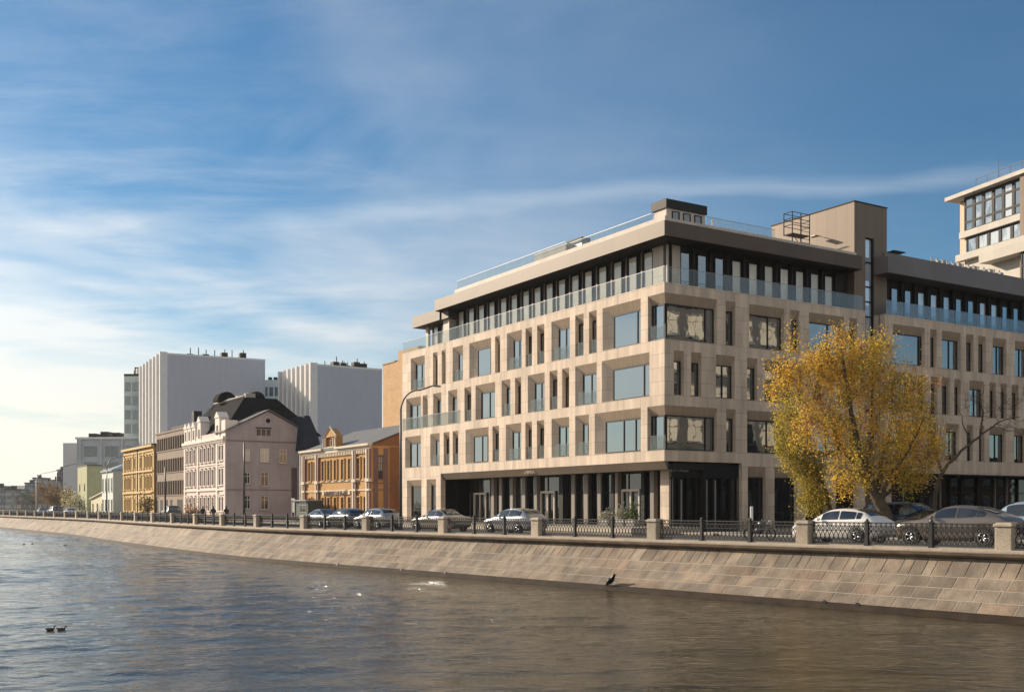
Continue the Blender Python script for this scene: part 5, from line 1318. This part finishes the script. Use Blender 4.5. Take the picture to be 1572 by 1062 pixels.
grow('autumn_tree', 'slim leaning autumn tree with hanging yellow green leaves just left of the large golden tree', B2,
     [([(0, 0, -.1), P2(1272, 770), P2(1260, 735), P2(1247, 695), P2(1238, 655)], .17, .03)],
     [(P2(1222, 680), (1.1, 1.2, 1.4), 1.0), (P2(1243, 720), (1.0, 1.0, 1.2), .9), (P2(1248, 765), (.8, .9, .8), .55), (P2(1215, 640), (1.1, 1.1, 1.0), .5)],
     190, 15000, 9, [(.50, .38, .06), (.36, .34, .07), (.58, .42, .07), (.30, .30, .07), (.62, .43, .07)], leaf=.06, spread=.28)
# bare tree behind, its limb reaching right in front of the wing
ZB = 60
B3 = tuple(Vector(((1432 - CX) / F_PX * ZB, ZB, GZ)))
def P3(px, py, dy=0): return loc_of(px, py, ZB + dy, B3)
grow('bare_tree', 'leafless dark tree whose long limb reaches right from behind the golden crown', B3,
     [([(0, 0, -.1), P3(1436, 760), P3(1446, 725), P3(1466, 702), P3(1490, 680), P3(1513, 662), P3(1540, 645), P3(1566, 640)], .15, .02),
      ([P3(1505, 668), P3(1509, 645), P3(1506, 615), P3(1512, 590)], .08, .015), ([P3(1490, 680), P3(1480, 655), P3(1472, 630)], .06, .012), ([P3(1446, 722), P3(1432, 680), P3(1420, 620)], .10, .02)],
     [(P3(1540, 625), (1.5, 1.2, 1.1), 1), (P3(1495, 620), (1.2, 1.2, 1.1), .8), (P3(1560, 660), (.9, 1, .5), .4)], 60, 0, 21, GOLD, group=None)
# autumn and bare trees along the far end of the quay
def far_tree(px, Z, yt, rr, seed, label, cols, leaves=2600, nm='autumn_tree'):
    b = tuple(Vector(((px - CX) / F_PX * Z, Z, GZ))); H = 4 + (HY - yt) * Z / F_PX - GZ
    grow(nm, label, b, [([(0, 0, -.1), (0.05, 0, H * .3), (0.1, .1, H * .6)], .14, .05)], [((0, 0, H * .62), (rr, rr, H * .36), 1)], 46, leaves, seed, cols, leaf=.16, group='small trees along the far quay', spread=.5)
BR = [(.16, .10, .05), (.20, .12, .06), (.12, .09, .05)]
far_tree(78, 250, 738, 4.2, 31, 'brownish leafed tree at the far quay end nearest the pink gabled house', BR, 3500)
far_tree(92, 236, 744, 3.6, 32, 'brown autumn tree in front of the thin dark windowed block', BR, 3500)
far_tree(108, 222, 752, 2.0, 33, 'small pale yellow tree before the green blank wall', [(.4, .38, .2), (.5, .48, .3)], 900)
far_tree(226, 165, 762, 1.3, 36, 'small dark leafy tree in front of the yellow house', [(.07, .05, .02), (.09, .06, .02)], 500, 'street_tree')
far_tree(121, 215, 765, 1.3, 37, 'small dark leafy tree in front of the green house', [(.07, .06, .02)], 400, 'street_tree')
far_tree(296, 128, 786, 1.0, 38, 'low reddish shrub in front of the mauve house river front', [(.30, .17, .09), (.22, .12, .06)], 900, 'shrub')
far_tree(38, 420, 752, 6, 39, 'dark tree mass on the far bank left of the white pole', [(.06, .06, .04)], 2600, 'far_tree')
far_tree(52, 400, 756, 5, 40, 'dark tree on the far bank directly under the white pole', [(.05, .06, .04)], 2600, 'far_tree')

# ================================================================== parked cars
TYRE = mat('tyre_rubber', (.015, .015, .015), .8); RIM = mat('alloy_rim', (.45, .45, .46), .3, metal=.9)
CARGLASS = glass_mat('car_glass', dark=(.010, .012, .014), light=(.03, .03, .03), refl=.07, rough=.02)
LAMP = mat('headlamp_glass', (.75, .77, .8), .08, spec=.8); TAIL = mat('tail_lamp', (.30, .012, .01), .2)
PROF = {   # x, bottom z, shoulder z, roof z, shoulder half width, roof half width
 'hatch': (4.3, [(0, .42, .62, .64, .62, .5), (.08, .30, .74, .76, .76, .62), (.35, .22, .84, .86, .86, .72), (.9, .20, .93, .96, .90, .74), (1.15, .20, .97, 1.04, .90, .70), (1.75, .20, .99, 1.40, .91, .62), (2.2, .20, 1.0, 1.50, .91, .63), (2.9, .20, 1.02, 1.49, .91, .62), (3.6, .22, 1.05, 1.38, .90, .60), (3.95, .26, 1.04, 1.16, .87, .62), (4.2, .34, .96, .99, .80, .66), (4.3, .48, .84, .86, .68, .58)], (1.2, 3.9)),
 'coupe_suv': (4.75, [(0, .45, .72, .74, .66, .5), (.1, .32, .86, .88, .80, .62), (.4, .26, .96, 1.0, .90, .74), (1.1, .24, 1.06, 1.10, .94, .78), (1.35, .24, 1.09, 1.18, .94, .72), (1.95, .24, 1.11, 1.52, .95, .64), (2.4, .24, 1.12, 1.63, .95, .64), (3.0, .24, 1.14, 1.62, .95, .62), (3.7, .26, 1.18, 1.50, .94, .60), (4.3, .30, 1.19, 1.30, .91, .64), (4.62, .40, 1.10, 1.14, .84, .66), (4.75, .54, .92, .94, .70, .58)], (1.4, 4.2)),
 'suv': (4.7, [(0, .46, .86, .88, .72, .6), (.08, .34, .98, 1.0, .84, .7), (.4, .28, 1.06, 1.09, .92, .78), (1.1, .26, 1.12, 1.16, .95, .8), (1.3, .26, 1.14, 1.26, .95, .76), (1.7, .26, 1.15, 1.66, .95, .72), (2.2, .26, 1.16, 1.80, .95, .72), (3.2, .26, 1.16, 1.82, .95, .72), (4.2, .28, 1.16, 1.78, .94, .70), (4.5, .32, 1.14, 1.45, .92, .72), (4.64, .38, 1.06, 1.10, .88, .74), (4.7, .52, .92, .94, .76, .66)], (1.35, 4.45)),
 'sedan': (4.7, [(0, .42, .62, .64, .64, .5), (.08, .30, .74, .76, .78, .62), (.4, .22, .84, .87, .87, .74), (1.2, .20, .92, .95, .90, .76), (1.45, .20, .94, 1.02, .90, .7), (2.1, .20, .96, 1.38, .91, .60), (2.6, .20, .97, 1.45, .91, .61), (3.1, .20, .98, 1.42, .91, .6), (3.75, .22, 1.0, 1.12, .90, .62), (4.0, .24, 1.0, 1.03, .89, .7), (4.55, .32, .96, .98, .84, .68), (4.7, .46, .80, .82, .70, .6)], (1.5, 3.8)),
}
def car(kind, name, label, paint, px, off=None, Z=None, head=1, name_group='cars parked along the quay'):
    """a parked car whose middle stands at picture column px, off metres inland of the quay edge; head +1 faces away along the quay, -1 towards"""
    L_, prof, (g0, g1) = PROF[kind]
    d = d_of_px(px, -off); p, T, Nn = edge_at(d, -off)
    ang = math.atan2(-T.y, -T.x) if head > 0 else math.atan2(T.y, T.x)
    c, s_ = math.cos(ang), math.sin(ang)
    t = thing(name, label, 'car', (p.x - c * L_ / 2, p.y - s_ * L_ / 2, GZ + .012), ang, name_group)
    def ev(x):
        for i in range(len(prof) - 1):
            if prof[i][0] <= x <= prof[i + 1][0]: break
        a = prof[max(i - 1, 0)]; b = prof[i]; c_ = prof[i + 1]; e = prof[min(i + 2, len(prof) - 1)]
        u = (x - b[0]) / (c_[0] - b[0])
        def cr(k):
            m0 = (c_[k] - a[k]) / max(c_[0] - a[0], .01) * (c_[0] - b[0]); m1 = (e[k] - b[k]) / max(e[0] - b[0], .01) * (c_[0] - b[0])
            return (2 * u ** 3 - 3 * u * u + 1) * b[k] + (u ** 3 - 2 * u * u + u) * m0 + (-2 * u ** 3 + 3 * u * u) * c_[k] + (u ** 3 - u * u) * m1
        return [cr(k) for k in range(1, 6)]
    WH = [(.86 if kind != 'sedan' else .92), L_ - (.85 if kind != 'sedan' else 1.0)]; wr = .33 if kind in ('hatch', 'sedan') else .38
    def ring(x):
        zb, zs, zr, ws, wr_ = ev(x); arch = 0
        for wx in WH:
            dx = abs(x - wx)
            if dx < wr + .07: arch = max(arch, math.sqrt((wr + .07) ** 2 - dx * dx) + wr - .0)
        zlo = max(zb, arch); rise = zr - zs
        pts = [(0, zb), (ws * .82, zb)]
        pts += [(ws * .97, max(zb + .10, zlo - .001)), (ws * 1.0, max(zlo + .01, zb + (zs - zb) * .55)), (ws * 1.005, zb + (zs - zb) * .78 if zb + (zs - zb) * .78 > zlo + .02 else zlo + .02), (ws * .975, zs)]
        if rise > .12: pts += [(ws * .95, zs + .02), (ws * .95 + (wr_ - ws * .95) * .5, zs + rise * .52), (wr_ + .02, zs + rise * .9), (wr_ * .82, zr - .005), (wr_ * .4, zr + .025), (0, zr + .03)]
        else: pts += [(ws * .93, zs + rise * .3), (ws * .86, zs + rise * .6), (ws * .75, zs + rise * .85), (ws * .6, zr), (ws * .3, zr + .015), (0, zr + .02)]
        return pts
    xs = sorted(set([round(L_ * i / 56, 3) for i in range(57)])); m = MB(); n = 12
    for x in xs:
        pts = ring(x)
        for y, z in pts: m.v.append((x, -y, z))
        for y, z in pts[::-1][1:-1]: m.v.append((x, y, z))
    K = 2 * n - 2
    for i in range(len(xs) - 1):
        for k in range(K): m.f.append([i * K + k, i * K + (k + 1) % K, (i + 1) * K + (k + 1) % K, (i + 1) * K + k]); m.mi.append(0)
    m.f += [list(range(K))[::-1], [(len(xs) - 1) * K + k for k in range(K)]]; m.mi += [0, 0]
    m.build('body', paint, t, smooth=True)
    # glass: side windows, windscreen, rear window, laid a few millimetres proud of the shell
    def side_pt(x, f, sg): zb, zs, zr, ws, wr_ = ev(x); rise = zr - zs; a = Vector((0, ws * .95, zs + .02)); b = Vector((0, wr_ + .02, zs + rise * .9)); p_ = a.lerp(b, f); return (x, sg * (p_.y + .012 + (.012 if .2 < f < .8 else 0)), p_.z)
    for sg in (-1, 1):
        segs = [(g0 + .45, g0 + 1.28), (g0 + 1.36, g0 + 2.1), (g0 + 2.16, g1 - .32)]
        for (xa, xb) in segs:
            if xb - xa < .12: continue
            q = MB(); nn = 8; vs = []
            for i in range(nn + 1):
                x = xa + (xb - xa) * i / nn; zb, zs, zr, ws, wr_ = ev(x); top = .93 if (zr - zs) > .3 else max(.12, .93 * ((zr - zs) - .08) / .22)
                for f in (.08, .4, .7, top): vs.append(side_pt(x, min(f, top), sg))
            q.add(vs, [(i * 4 + j, i * 4 + j + 1, i * 4 + j + 5, i * 4 + j + 4) for i in range(nn) for j in range(3)]); q.build('side_window', CARGLASS, t, smooth=True)
    def top_sheet(nm, xa, xb, fr=.9):
        q = MB(); nn = 6; vs = []
        for i in range(nn + 1):
            x = xa + (xb - xa) * i / nn; zb, zs, zr, ws, wr_ = ev(x)
            for f in (-1, -.6, 0, .6, 1): vs.append((x, f * wr_ * fr, zr + .030 + .02 * (1 - f * f) - (.012 if abs(f) == 1 else 0)))
        q.add(vs, [(i * 5 + j, i * 5 + j + 1, i * 5 + j + 6, i * 5 + j + 5) for i in range(nn) for j in range(4)]); q.build(nm, CARGLASS, t, smooth=True)
    top_sheet('windscreen', g0 - .02, g0 + .62, .98); top_sheet('rear_window', g1 - (.75 if kind != 'suv' else .05), g1 + (.0 if kind != 'suv' else .14), .95)
    for wx in WH:
        for sg in (-1, 1):
            w_ = MB(); yo = sg * (prof[5][4] - .09); n_ = 20
            pr = [(.20, -.10), (wr - .05, -.11), (wr, -.08), (wr, .08), (wr - .05, .11), (.20, .10)]; vs = []
            for r_, y_ in pr: vs += [(wx + r_ * math.cos(2 * math.pi * k / n_), yo + y_, wr + r_ * math.sin(2 * math.pi * k / n_)) for k in range(n_)]
            w_.add(vs, [(i * n_ + k, i * n_ + (k + 1) % n_, (i + 1) * n_ + (k + 1) % n_, (i + 1) * n_ + k) for i in range(5) for k in range(n_)])
            wo = w_.build('wheel', TYRE, t, smooth=True); rm = MB()
            rm.tube([(wx, yo - .07, wr), (wx, yo + .07, wr)], .07, 10)
            for k in range(5): a = 2 * math.pi * k / 5; rm.tube([(wx, yo + sg * .085, wr), (wx + .22 * math.cos(a), yo + sg * .09, wr + .22 * math.sin(a))], [.035, .03], 5)
            rm.tube([(wx + .23 * math.cos(2 * math.pi * k / 16), yo + sg * .085, wr + .23 * math.sin(2 * math.pi * k / 16)) for k in range(17)], .022, 5); rm.build('rim', RIM, wo, smooth=True)
    zs0 = ev(.2)[1]
    for sg in (-1, 1):
        h = MB(); h.blob((.17, sg * .60, zs0 - .10), (.17, .17, .075), 10, 6); h.build('headlight', LAMP, t, smooth=True)
        zt_ = ev(L_ - .15)[1]; h = MB(); h.blob((L_ - .14, sg * .62, zt_ - .12), (.13, .17, .07), 10, 6); h.build('tail_light', TAIL, t, smooth=True)
        mm_ = MB(); zm = ev(g0 + .5)[1]; mm_.blob((g0 + .42, sg * (prof[5][4] + .10), zm + .07), (.07, .11, .065), 8, 6); mm_.build('mirror', paint, t, smooth=True)
    t.scale = (1.04,) * 3
    bp = MB(); bp.box(-.01, .05, -.4, .4, .34, .5); bp.build('grille', BLACK, t)
    return t
def paint(n, c, metal=.0, rough=.28, coat=.6): return mat(n, c, rough, metal=metal, coat=coat, var=.03, vscale=.5)
W1 = paint('pearl_white_paint', (.70, .68, .64)); G1 = paint('bronze_grey_paint', (.17, .145, .125), .5); S1 = paint('silver_paint', (.42, .42, .43), .6)
DB = paint('dark_blue_paint', (.05, .08, .12), .3); DK = paint('near_black_paint', (.02, .02, .023), .2); LB = paint('ice_blue_paint', (.30, .38, .46), .4); GG = paint('graphite_paint', (.07, .072, .078), .5)
car('hatch', 'parked_car', 'pearl white hatchback parked behind the fence under the golden tree', W1, 1296, 3.3)
car('coupe_suv', 'parked_car', 'bronze grey sloping roofed car parked behind the white hatchback', G1, 1463, 3.3)
car('suv', 'parked_car', 'dark blue square backed car standing beyond the golden tree trunk', DB, 1398, 12.0, head=-1, name_group='cars parked on the side street')
car('sedan', 'parked_car', 'near black low car between the blue car and the bronze grey car', DK, 1450, 11.5, head=-1, name_group='cars parked on the side street')
car('suv', 'parked_car', 'ice blue tall car at the right edge behind the granite pillar', LB, 1577, 7.6)
car('hatch', 'parked_car', 'silver hatchback in front of the arcade glass doors', S1, 789, 3.2)
car('sedan', 'parked_car', 'low champagne car in front of the dark gateway', paint('champagne_paint', (.40, .36, .30), .5), 676, 3.4)
car('hatch', 'parked_car', 'pale silver hatchback nearest the stone office, before the ochre house side wall', S1, 577, 3.2)
car('hatch', 'parked_car', 'graphite hatchback in the middle before the ochre house', GG, 530, 3.2)
car('sedan', 'parked_car', 'silver sedan leftmost before the ochre house', paint('cool_silver_paint', (.36, .38, .42), .6), 492, 3.2)
car('suv', 'parked_car', 'black tall car before the brown office doorways', DK, 262, 9.5)
car('sedan', 'parked_car', 'white sedan near the far end of the quay before the green house', W1, 107, 4.5)
car('suv', 'parked_car', 'grey tall car near the far end of the quay, left of the white sedan', GG, 84, 4.5)
car('sedan', 'parked_car', 'silver car farthest along the quay by the white pole', S1, 64, 4.5)

# ================================================================== street lamps and poles
POLE = mat('lamp_pole_grey', (.10, .095, .09), .5, metal=.3, var=.1)
def lamp(px, off, y_top, arm, label, r=.085, m=POLE, dirn=1, head=True):
    d = d_of_px(px, -off); p, T, Nn = edge_at(d, -off); H = 4 + (HY - y_top) * p.y / F_PX - GZ
    t = thing('street_lamp', label, 'street lamp', (p.x, p.y, GZ), math.atan2(-Nn.y, -Nn.x), 'street lamps along the quay')
    b = MB(); b.tube([(0, 0, 0), (0, 0, .9)], r * 1.7, 8); b.tube([(0, 0, .9), (0, 0, H * .55), (0, 0, H - 1.9)], [r * 1.25, r, r * .8], 8); b.build('pole', m, t, smooth=True)
    if arm:
        pts = [(0, 0, H - 1.9)] + [(arm * (1 - math.cos(a)) * .62, 0, H - 1.9 + 1.55 * math.sin(a)) for a in [math.pi / 2 * i / 6 for i in range(1, 7)]] + [(arm, 0, H)]
        b = MB(); b.tube(pts, [r * .75] * 3 + [r * .6] * (len(pts) - 3), 6); b.build('arm', m, t, smooth=True)
        b = MB(); b.blob((arm + .38, 0, H + .02), (.42, .13, .075), 8, 6); b.build('lamp_head', GREYP, t, smooth=True)
    return t
lamp(612.5, .9, 588, 2.6, 'tall curved arm street lamp in front of the stone office left corner')
lamp(375.5, .9, 645, 0, 'street lamp in front of the mauve gabled side wall')
lamp(254, 1.2, 690, 0, 'street lamp in front of the brown office')
lamp(164, 1.5, 700, 1.6, 'slender street lamp in front of the small blue house')
lamp(88, 1.5, 712, 2.4, 'street lamp near the thin dark block at the far end of the quay')
t = lamp(55, 1.5, 722, 3.4, 'pale street lamp farthest along the quay against the skyline', m=WHITEP)
# white information post and other furniture between fence and office
def at_px(px, off): d = d_of_px(px, -off); return edge_at(d, -off)
p, T, Nn = at_px(1147.5, 2.0)
t = thing('info_post', 'slim white signboard post on the quay pavement in front of the black shopfront', 'sign post', (p.x, p.y, GZ + .10), math.atan2(T.y, T.x))
b = MB(); b.tube([(0, 0, 0), (0, 0, 1.58)], .035, 8); b.build('post', GREYP, t)
b = MB(); b.bbox(-.04, .04, -.08, .08, .7, 1.6, .015); b.build('sign_panel', WHITEP, t)
p, T, Nn = at_px(1160, 4.6)
t = thing('parked_motorcycle', 'dark motorcycle parked right of the slim white signboard post', 'motorcycle', (p.x, p.y, GZ + .012), math.atan2(-T.y, -T.x))
for wx in (-.7, .7):
    w_ = MB(); w_.tube([(wx + .27 * math.cos(2 * math.pi * k / 18), 0, .32 + .27 * math.sin(2 * math.pi * k / 18)) for k in range(19)], .055, 7); wo = w_.build('wheel', TYRE, t, smooth=True)
    r = MB()
    for k in range(8): a = math.pi * k / 4; r.tube([(wx, 0, .32), (wx + .25 * math.cos(a), 0, .32 + .25 * math.sin(a))], .008, 4)
    r.build('rim', RIM, wo)
b = MB(); b.blob((.18, 0, .82), (.34, .15, .15), 10, 7); b.blob((0, 0, .48), (.30, .16, .2), 10, 6); b.tube([(.7, .07, .32), (.48, .07, .95)], .025, 6); b.tube([(.7, -.07, .32), (.48, -.07, .95)], .025, 6); b.tube([(-.7, .09, .32), (-.1, .09, .42)], .03, 6); b.build('body', DK, t, smooth=True)
b = MB(); b.blob((-.35, 0, .80), (.36, .13, .07), 10, 6); b.build('seat', BLACK, t, smooth=True)
b = MB(); b.tube([(.40, -.34, 1.02), (.48, -.1, 1.0), (.48, .1, 1.0), (.40, .34, 1.02)], .018, 6); b.build('handlebar', GREYP, t)
b = MB(); b.blob((.62, 0, .90), (.10, .10, .10), 9, 6); b.build('headlight', LAMP, t, smooth=True)
# planters with pale shrubs before the doors
LEAFP = mat('pale_shrub', (.30, .29, .22), .9, var=.3, vscale=6); LEAFG = mat('green_shrub', (.08, .11, .035), .9, var=.4, vscale=5)
def planter(px, lab, s_, q=-1.0, lm=LEAFP):
    s0 = sA(px, q); p = front(s0, q); t = thing('planter', lab, 'planter', (p.x, p.y, GZ + .45), RZ, 'planters before the arcade')
    b = MB(); b.bbox(-.45, .45, -.25, .25, 0, .45, .02); b.build('box', CONC, t)
    rng = random.Random(int(px)); m = MB()
    for i in range(420):
        a = Vector((rng.gauss(0, .28), rng.gauss(0, .2), .5 + abs(rng.gauss(0, .28)) * s_)); u = Vector((rng.gauss(0, 1), rng.gauss(0, 1), rng.gauss(0, 1))).normalized() * .07; w_ = u.cross(Vector((rng.gauss(0, 1), rng.gauss(0, 1), 1))).normalized() * .04
        m.add([a - u, a + w_, a + u, a - w_], [(0, 1, 2, 3)])
    m.build('foliage', lm, t, fix=False)
planter(931, 'small planter with pale dry shrub left of the right hand arcade door', .8); planter(955, 'planter with the bushiest pale shrub before the right hand arcade door', 1.3); planter(971, 'planter with taller green shrub at the right leaf of the arcade door', 1.8, lm=LEAFG)
# dark kiosk beside the ochre house
s0 = sA(464, -2.5); p = front(s0, -2.5); t = thing('street_kiosk', 'dark green street kiosk with a pale framed doorway left of the ochre house', 'kiosk', (p.x, p.y, GZ + .15), RZ)
KG = mat('kiosk_green', (.03, .045, .04), .5)
b = MB(); b.box(-1.9, 1.6, 0, 1.6, 0, 2.2); b.build('wall', KG, t); b = MB(); b.box(-2.1, 1.8, -.3, 1.8, 2.201, 2.32); b.build('roof', GREYP, t)
b = MB(); b.box(-3.0, -2.9, -.1, .0, 0, 2.55); b.box(-2.1, -2.0, -.1, 0, 0, 2.5); b.box(-2.9, -2.1, -.1, 0, 2.3, 2.5); b.box(-2.85, -2.15, -.06, -.03, 1.0, 2.1); b.build('door_frame', GREYP, t)
put_win(t, .2, 1.0, 2.0, 1.1, None, GLASS_O, fram=GREYP)
# lawn patches and low hedge under the trees
lw = MB(); P = [edge_at(d_of_px(1235, -10.2), -10.2)[0], edge_at(12, -10.2)[0], edge_at(12, -13.6)[0], edge_at(d_of_px(1235, -13.6), -13.6)[0]]
struct_l = None
gr = MB(); rng = random.Random(2)
dA, dB = 10, d_of_px(1190, -3)
for i in range(5200):
    d = rng.uniform(dA, dB); p, _, _ = edge_at(d, -rng.uniform(9.9, 11.0)); h = rng.uniform(.05, .14); a = rng.random() * 6.3; w_ = .012
    gr.add([(p.x - w_ * math.cos(a), p.y - w_ * math.sin(a), GZ + .01), (p.x + w_ * math.cos(a), p.y + w_ * math.sin(a), GZ + .01), (p.x + rng.gauss(0, .03), p.y + rng.gauss(0, .03), GZ + .01 + h)], [(0, 1, 2)])
tag(gr.build('grass', LEAFG, fix=False), 'thin strip of grass between the quay road and the side street', 'grass', kind='stuff')

# ================================================================== people on the far pavement
SKIN = mat('skin', (.42, .26, .18), .6); DARKC = mat('dark_coat', (.02, .02, .022), .9); JEANS = mat('dark_trousers', (.025, .03, .045), .9); HAIR = mat('dark_hair', (.02, .014, .01), .7)
def person(px, off, label, ph, coat):
    p, T, Nn = at_px(px, off); t = thing('person', label, 'person', (p.x, p.y, GZ + .10 if off < 1.9 else GZ + .012), math.atan2(T.y, T.x), None)
    J = [(0, 0, .98), (0, 0, 1.18), (.02, 0, 1.42), (.03, 0, 1.53), (.05, 0, 1.66), (0, .10, .92), (.18 * ph, .11, .50), (.22 * ph - .08, .11, .08), (.22 * ph + .06, .11, .03), (0, -.10, .92), (-.10 * ph, -.11, .50), (-.30 * ph, -.11, .10), (-.30 * ph + .13, -.11, .03),
         (.01, .19, 1.40), (-.06 * ph, .25, 1.13), (.05, .26, .90), (.09, .26, .82), (.01, -.19, 1.40), (.08 * ph, -.25, 1.13), (.18 * ph, -.25, .92), (.22 * ph, -.25, .84)]
    E = [(0, 1), (1, 2), (2, 3), (3, 4), (0, 5), (5, 6), (6, 7), (7, 8), (0, 9), (9, 10), (10, 11), (11, 12), (2, 13), (13, 14), (14, 15), (15, 16), (2, 17), (17, 18), (18, 19), (19, 20)]
    RR = [.15, .14, .16, .06, .10, .095, .07, .045, .04, .095, .07, .045, .04, .07, .05, .038, .035, .07, .05, .038, .035]
    me = bpy.data.meshes.new('body'); me.from_pydata(J, E, []); o = bpy.data.objects.new('body', me); COL.objects.link(o); o.parent = t
    sk = o.modifiers.new('skin', 'SKIN'); sk.use_smooth_shade = True
    for i, v in enumerate(me.skin_vertices[0].data): v.radius = (RR[i], RR[i]); v.use_root = (i == 0)
    su = o.modifiers.new('sub', 'SUBSURF'); su.levels = su.render_levels = 1; me.materials.append(coat)
    h = MB(); h.blob((.055, 0, 1.68), (.09, .078, .115), 12, 8); h.blob((.145, 0, 1.665), (.018, .012, .02), 6, 4); h.build('head', SKIN, t, smooth=True)
    h = MB(); h.blob((.035, 0, 1.715), (.095, .088, .10), 12, 8); h.build('hair', HAIR, t, smooth=True)
    return t
person(311.5, 2.6, 'person in dark clothes walking before the left part of the mauve house front', 1, DARKC)
person(328.5, 2.4, 'person in dark clothes walking before the right part of the mauve house front', -1, DARKC)
person(226, 4, 'person in dark clothes standing before the yellow house', .4, DARKC)
person(346.5, 5, 'person in dark clothes at the corner of the mauve house', .5, DARKC)

# ================================================================== birds
FEA = mat('dark_feathers', (.03, .025, .02), .6, var=.3, vscale=20); BRF = mat('brown_feathers', (.11, .08, .05), .7, var=.3, vscale=20); BILL = mat('bill', (.30, .20, .05), .5)
def duck(px, py, label, rz, dark=FEA):
    Z = 4 * F_PX / (py - HY); x = (px - CX) / F_PX * Z; t = thing('duck', label, 'duck', (x, Z, 0), rz, 'ducks on the river'); t.scale = (.5, .5, .48)
    b = MB(); M = Matrix.Rotation(0, 3, 'Y')
    o = len(b.v); secs = [(-.32, .02, .16), (-.26, .05, .13), (-.16, .10, .08), (0, .125, .065), (.12, .11, .07), (.20, .075, .10), (.23, .045, .17), (.245, .038, .23), (.26, .05, .275), (.30, .045, .28), (.345, .015, .27)]
    b.tube([(x_, 0, z_) for x_, r_, z_ in secs], [r_ for x_, r_, z_ in secs], 10); b.build('body', dark, t, smooth=True)
    for sg in (-1, 1): w_ = MB(); w_.blob((-.05, sg * .09, .11), (.18, .035, .06), 8, 6); w_.build('wing', BRF, t, smooth=True)
    b = MB(); b.tube([(.34, 0, .268), (.41, 0, .255)], [.018, .010], 6); b.build('bill', BILL, t); return t
duck(77, 967, 'duck swimming on the left of the nearer pair', R(12)); duck(94, 967, 'duck swimming on the right of the nearer pair', R(6))
duck(37, 835.5, 'distant duck, leftmost of the three far birds on the river', R(160)); duck(50, 834.5, 'distant duck, middle one of the three far birds on the river', R(150)); duck(100, 837, 'distant duck, rightmost of the three far birds on the river', R(20))
dd = d_of_px(943, 2.3); p = wall_pt(dd, .80, .1); _, T, Nn = edge_at(dd)
t = thing('crow', 'black crow perched on the ledge at the foot of the granite wall', 'bird', (p.x, p.y, p.z), math.atan2(T.y, T.x) + R(180)); t.scale = (1.15, 1.2, 1.1)
b = MB(); secs = [(-.30, .02, .02), (-.22, .05, .06), (-.08, .10, .16), (.04, .115, .27), (.12, .09, .37), (.155, .062, .43), (.18, .068, .48), (.215, .05, .50), (.25, .02, .495), (.30, .008, .48)]
b.tube([(x_, 0, z_) for x_, r_, z_ in secs], [r_ for x_, r_, z_ in secs], 10); b.tube([(.02, .04, .2), (.02, .04, 0), (.07, .05, 0)], .012, 5); b.tube([(.02, -.04, .2), (.02, -.04, 0), (.07, -.05, 0)], .012, 5); b.build('body', mat('black_feathers', (.008, .008, .009), .45), t, smooth=True)
for sg in (-1, 1): w_ = MB(); w_.tube([(.06, sg * .09, .34), (-.06, sg * .10, .20), (-.26, sg * .05, .03)], [.05, .06, .012], 7); w_.build('wing', mat('black_feathers', (0, 0, 0)), t, smooth=True)

# ================================================================== air
def haze():
    m = bpy.data.materials.new('haze'); m.use_nodes = True; nt = m.node_tree; nt.nodes.clear(); N, L = nt.nodes.new, nt.links.new
    out = N('ShaderNodeOutputMaterial'); v = N('ShaderNodeVolumePrincipled'); v.inputs['Color'].default_value = (.80, .87, .95, 1); v.inputs['Density'].default_value = HAZE_D; v.inputs['Anisotropy'].default_value = .3
    L(v.outputs[0], out.inputs['Volume']); b = MB(); b.box(-3600, 3600, -900, 5100, -2.0, 75); o = b.build('haze', m); tag(o, 'thin pale blue air over the river and the city', 'haze', kind='stuff'); return o
HAZE_D = .00011
import os
if HAZE_D and not os.environ.get('NOHAZE'): haze()
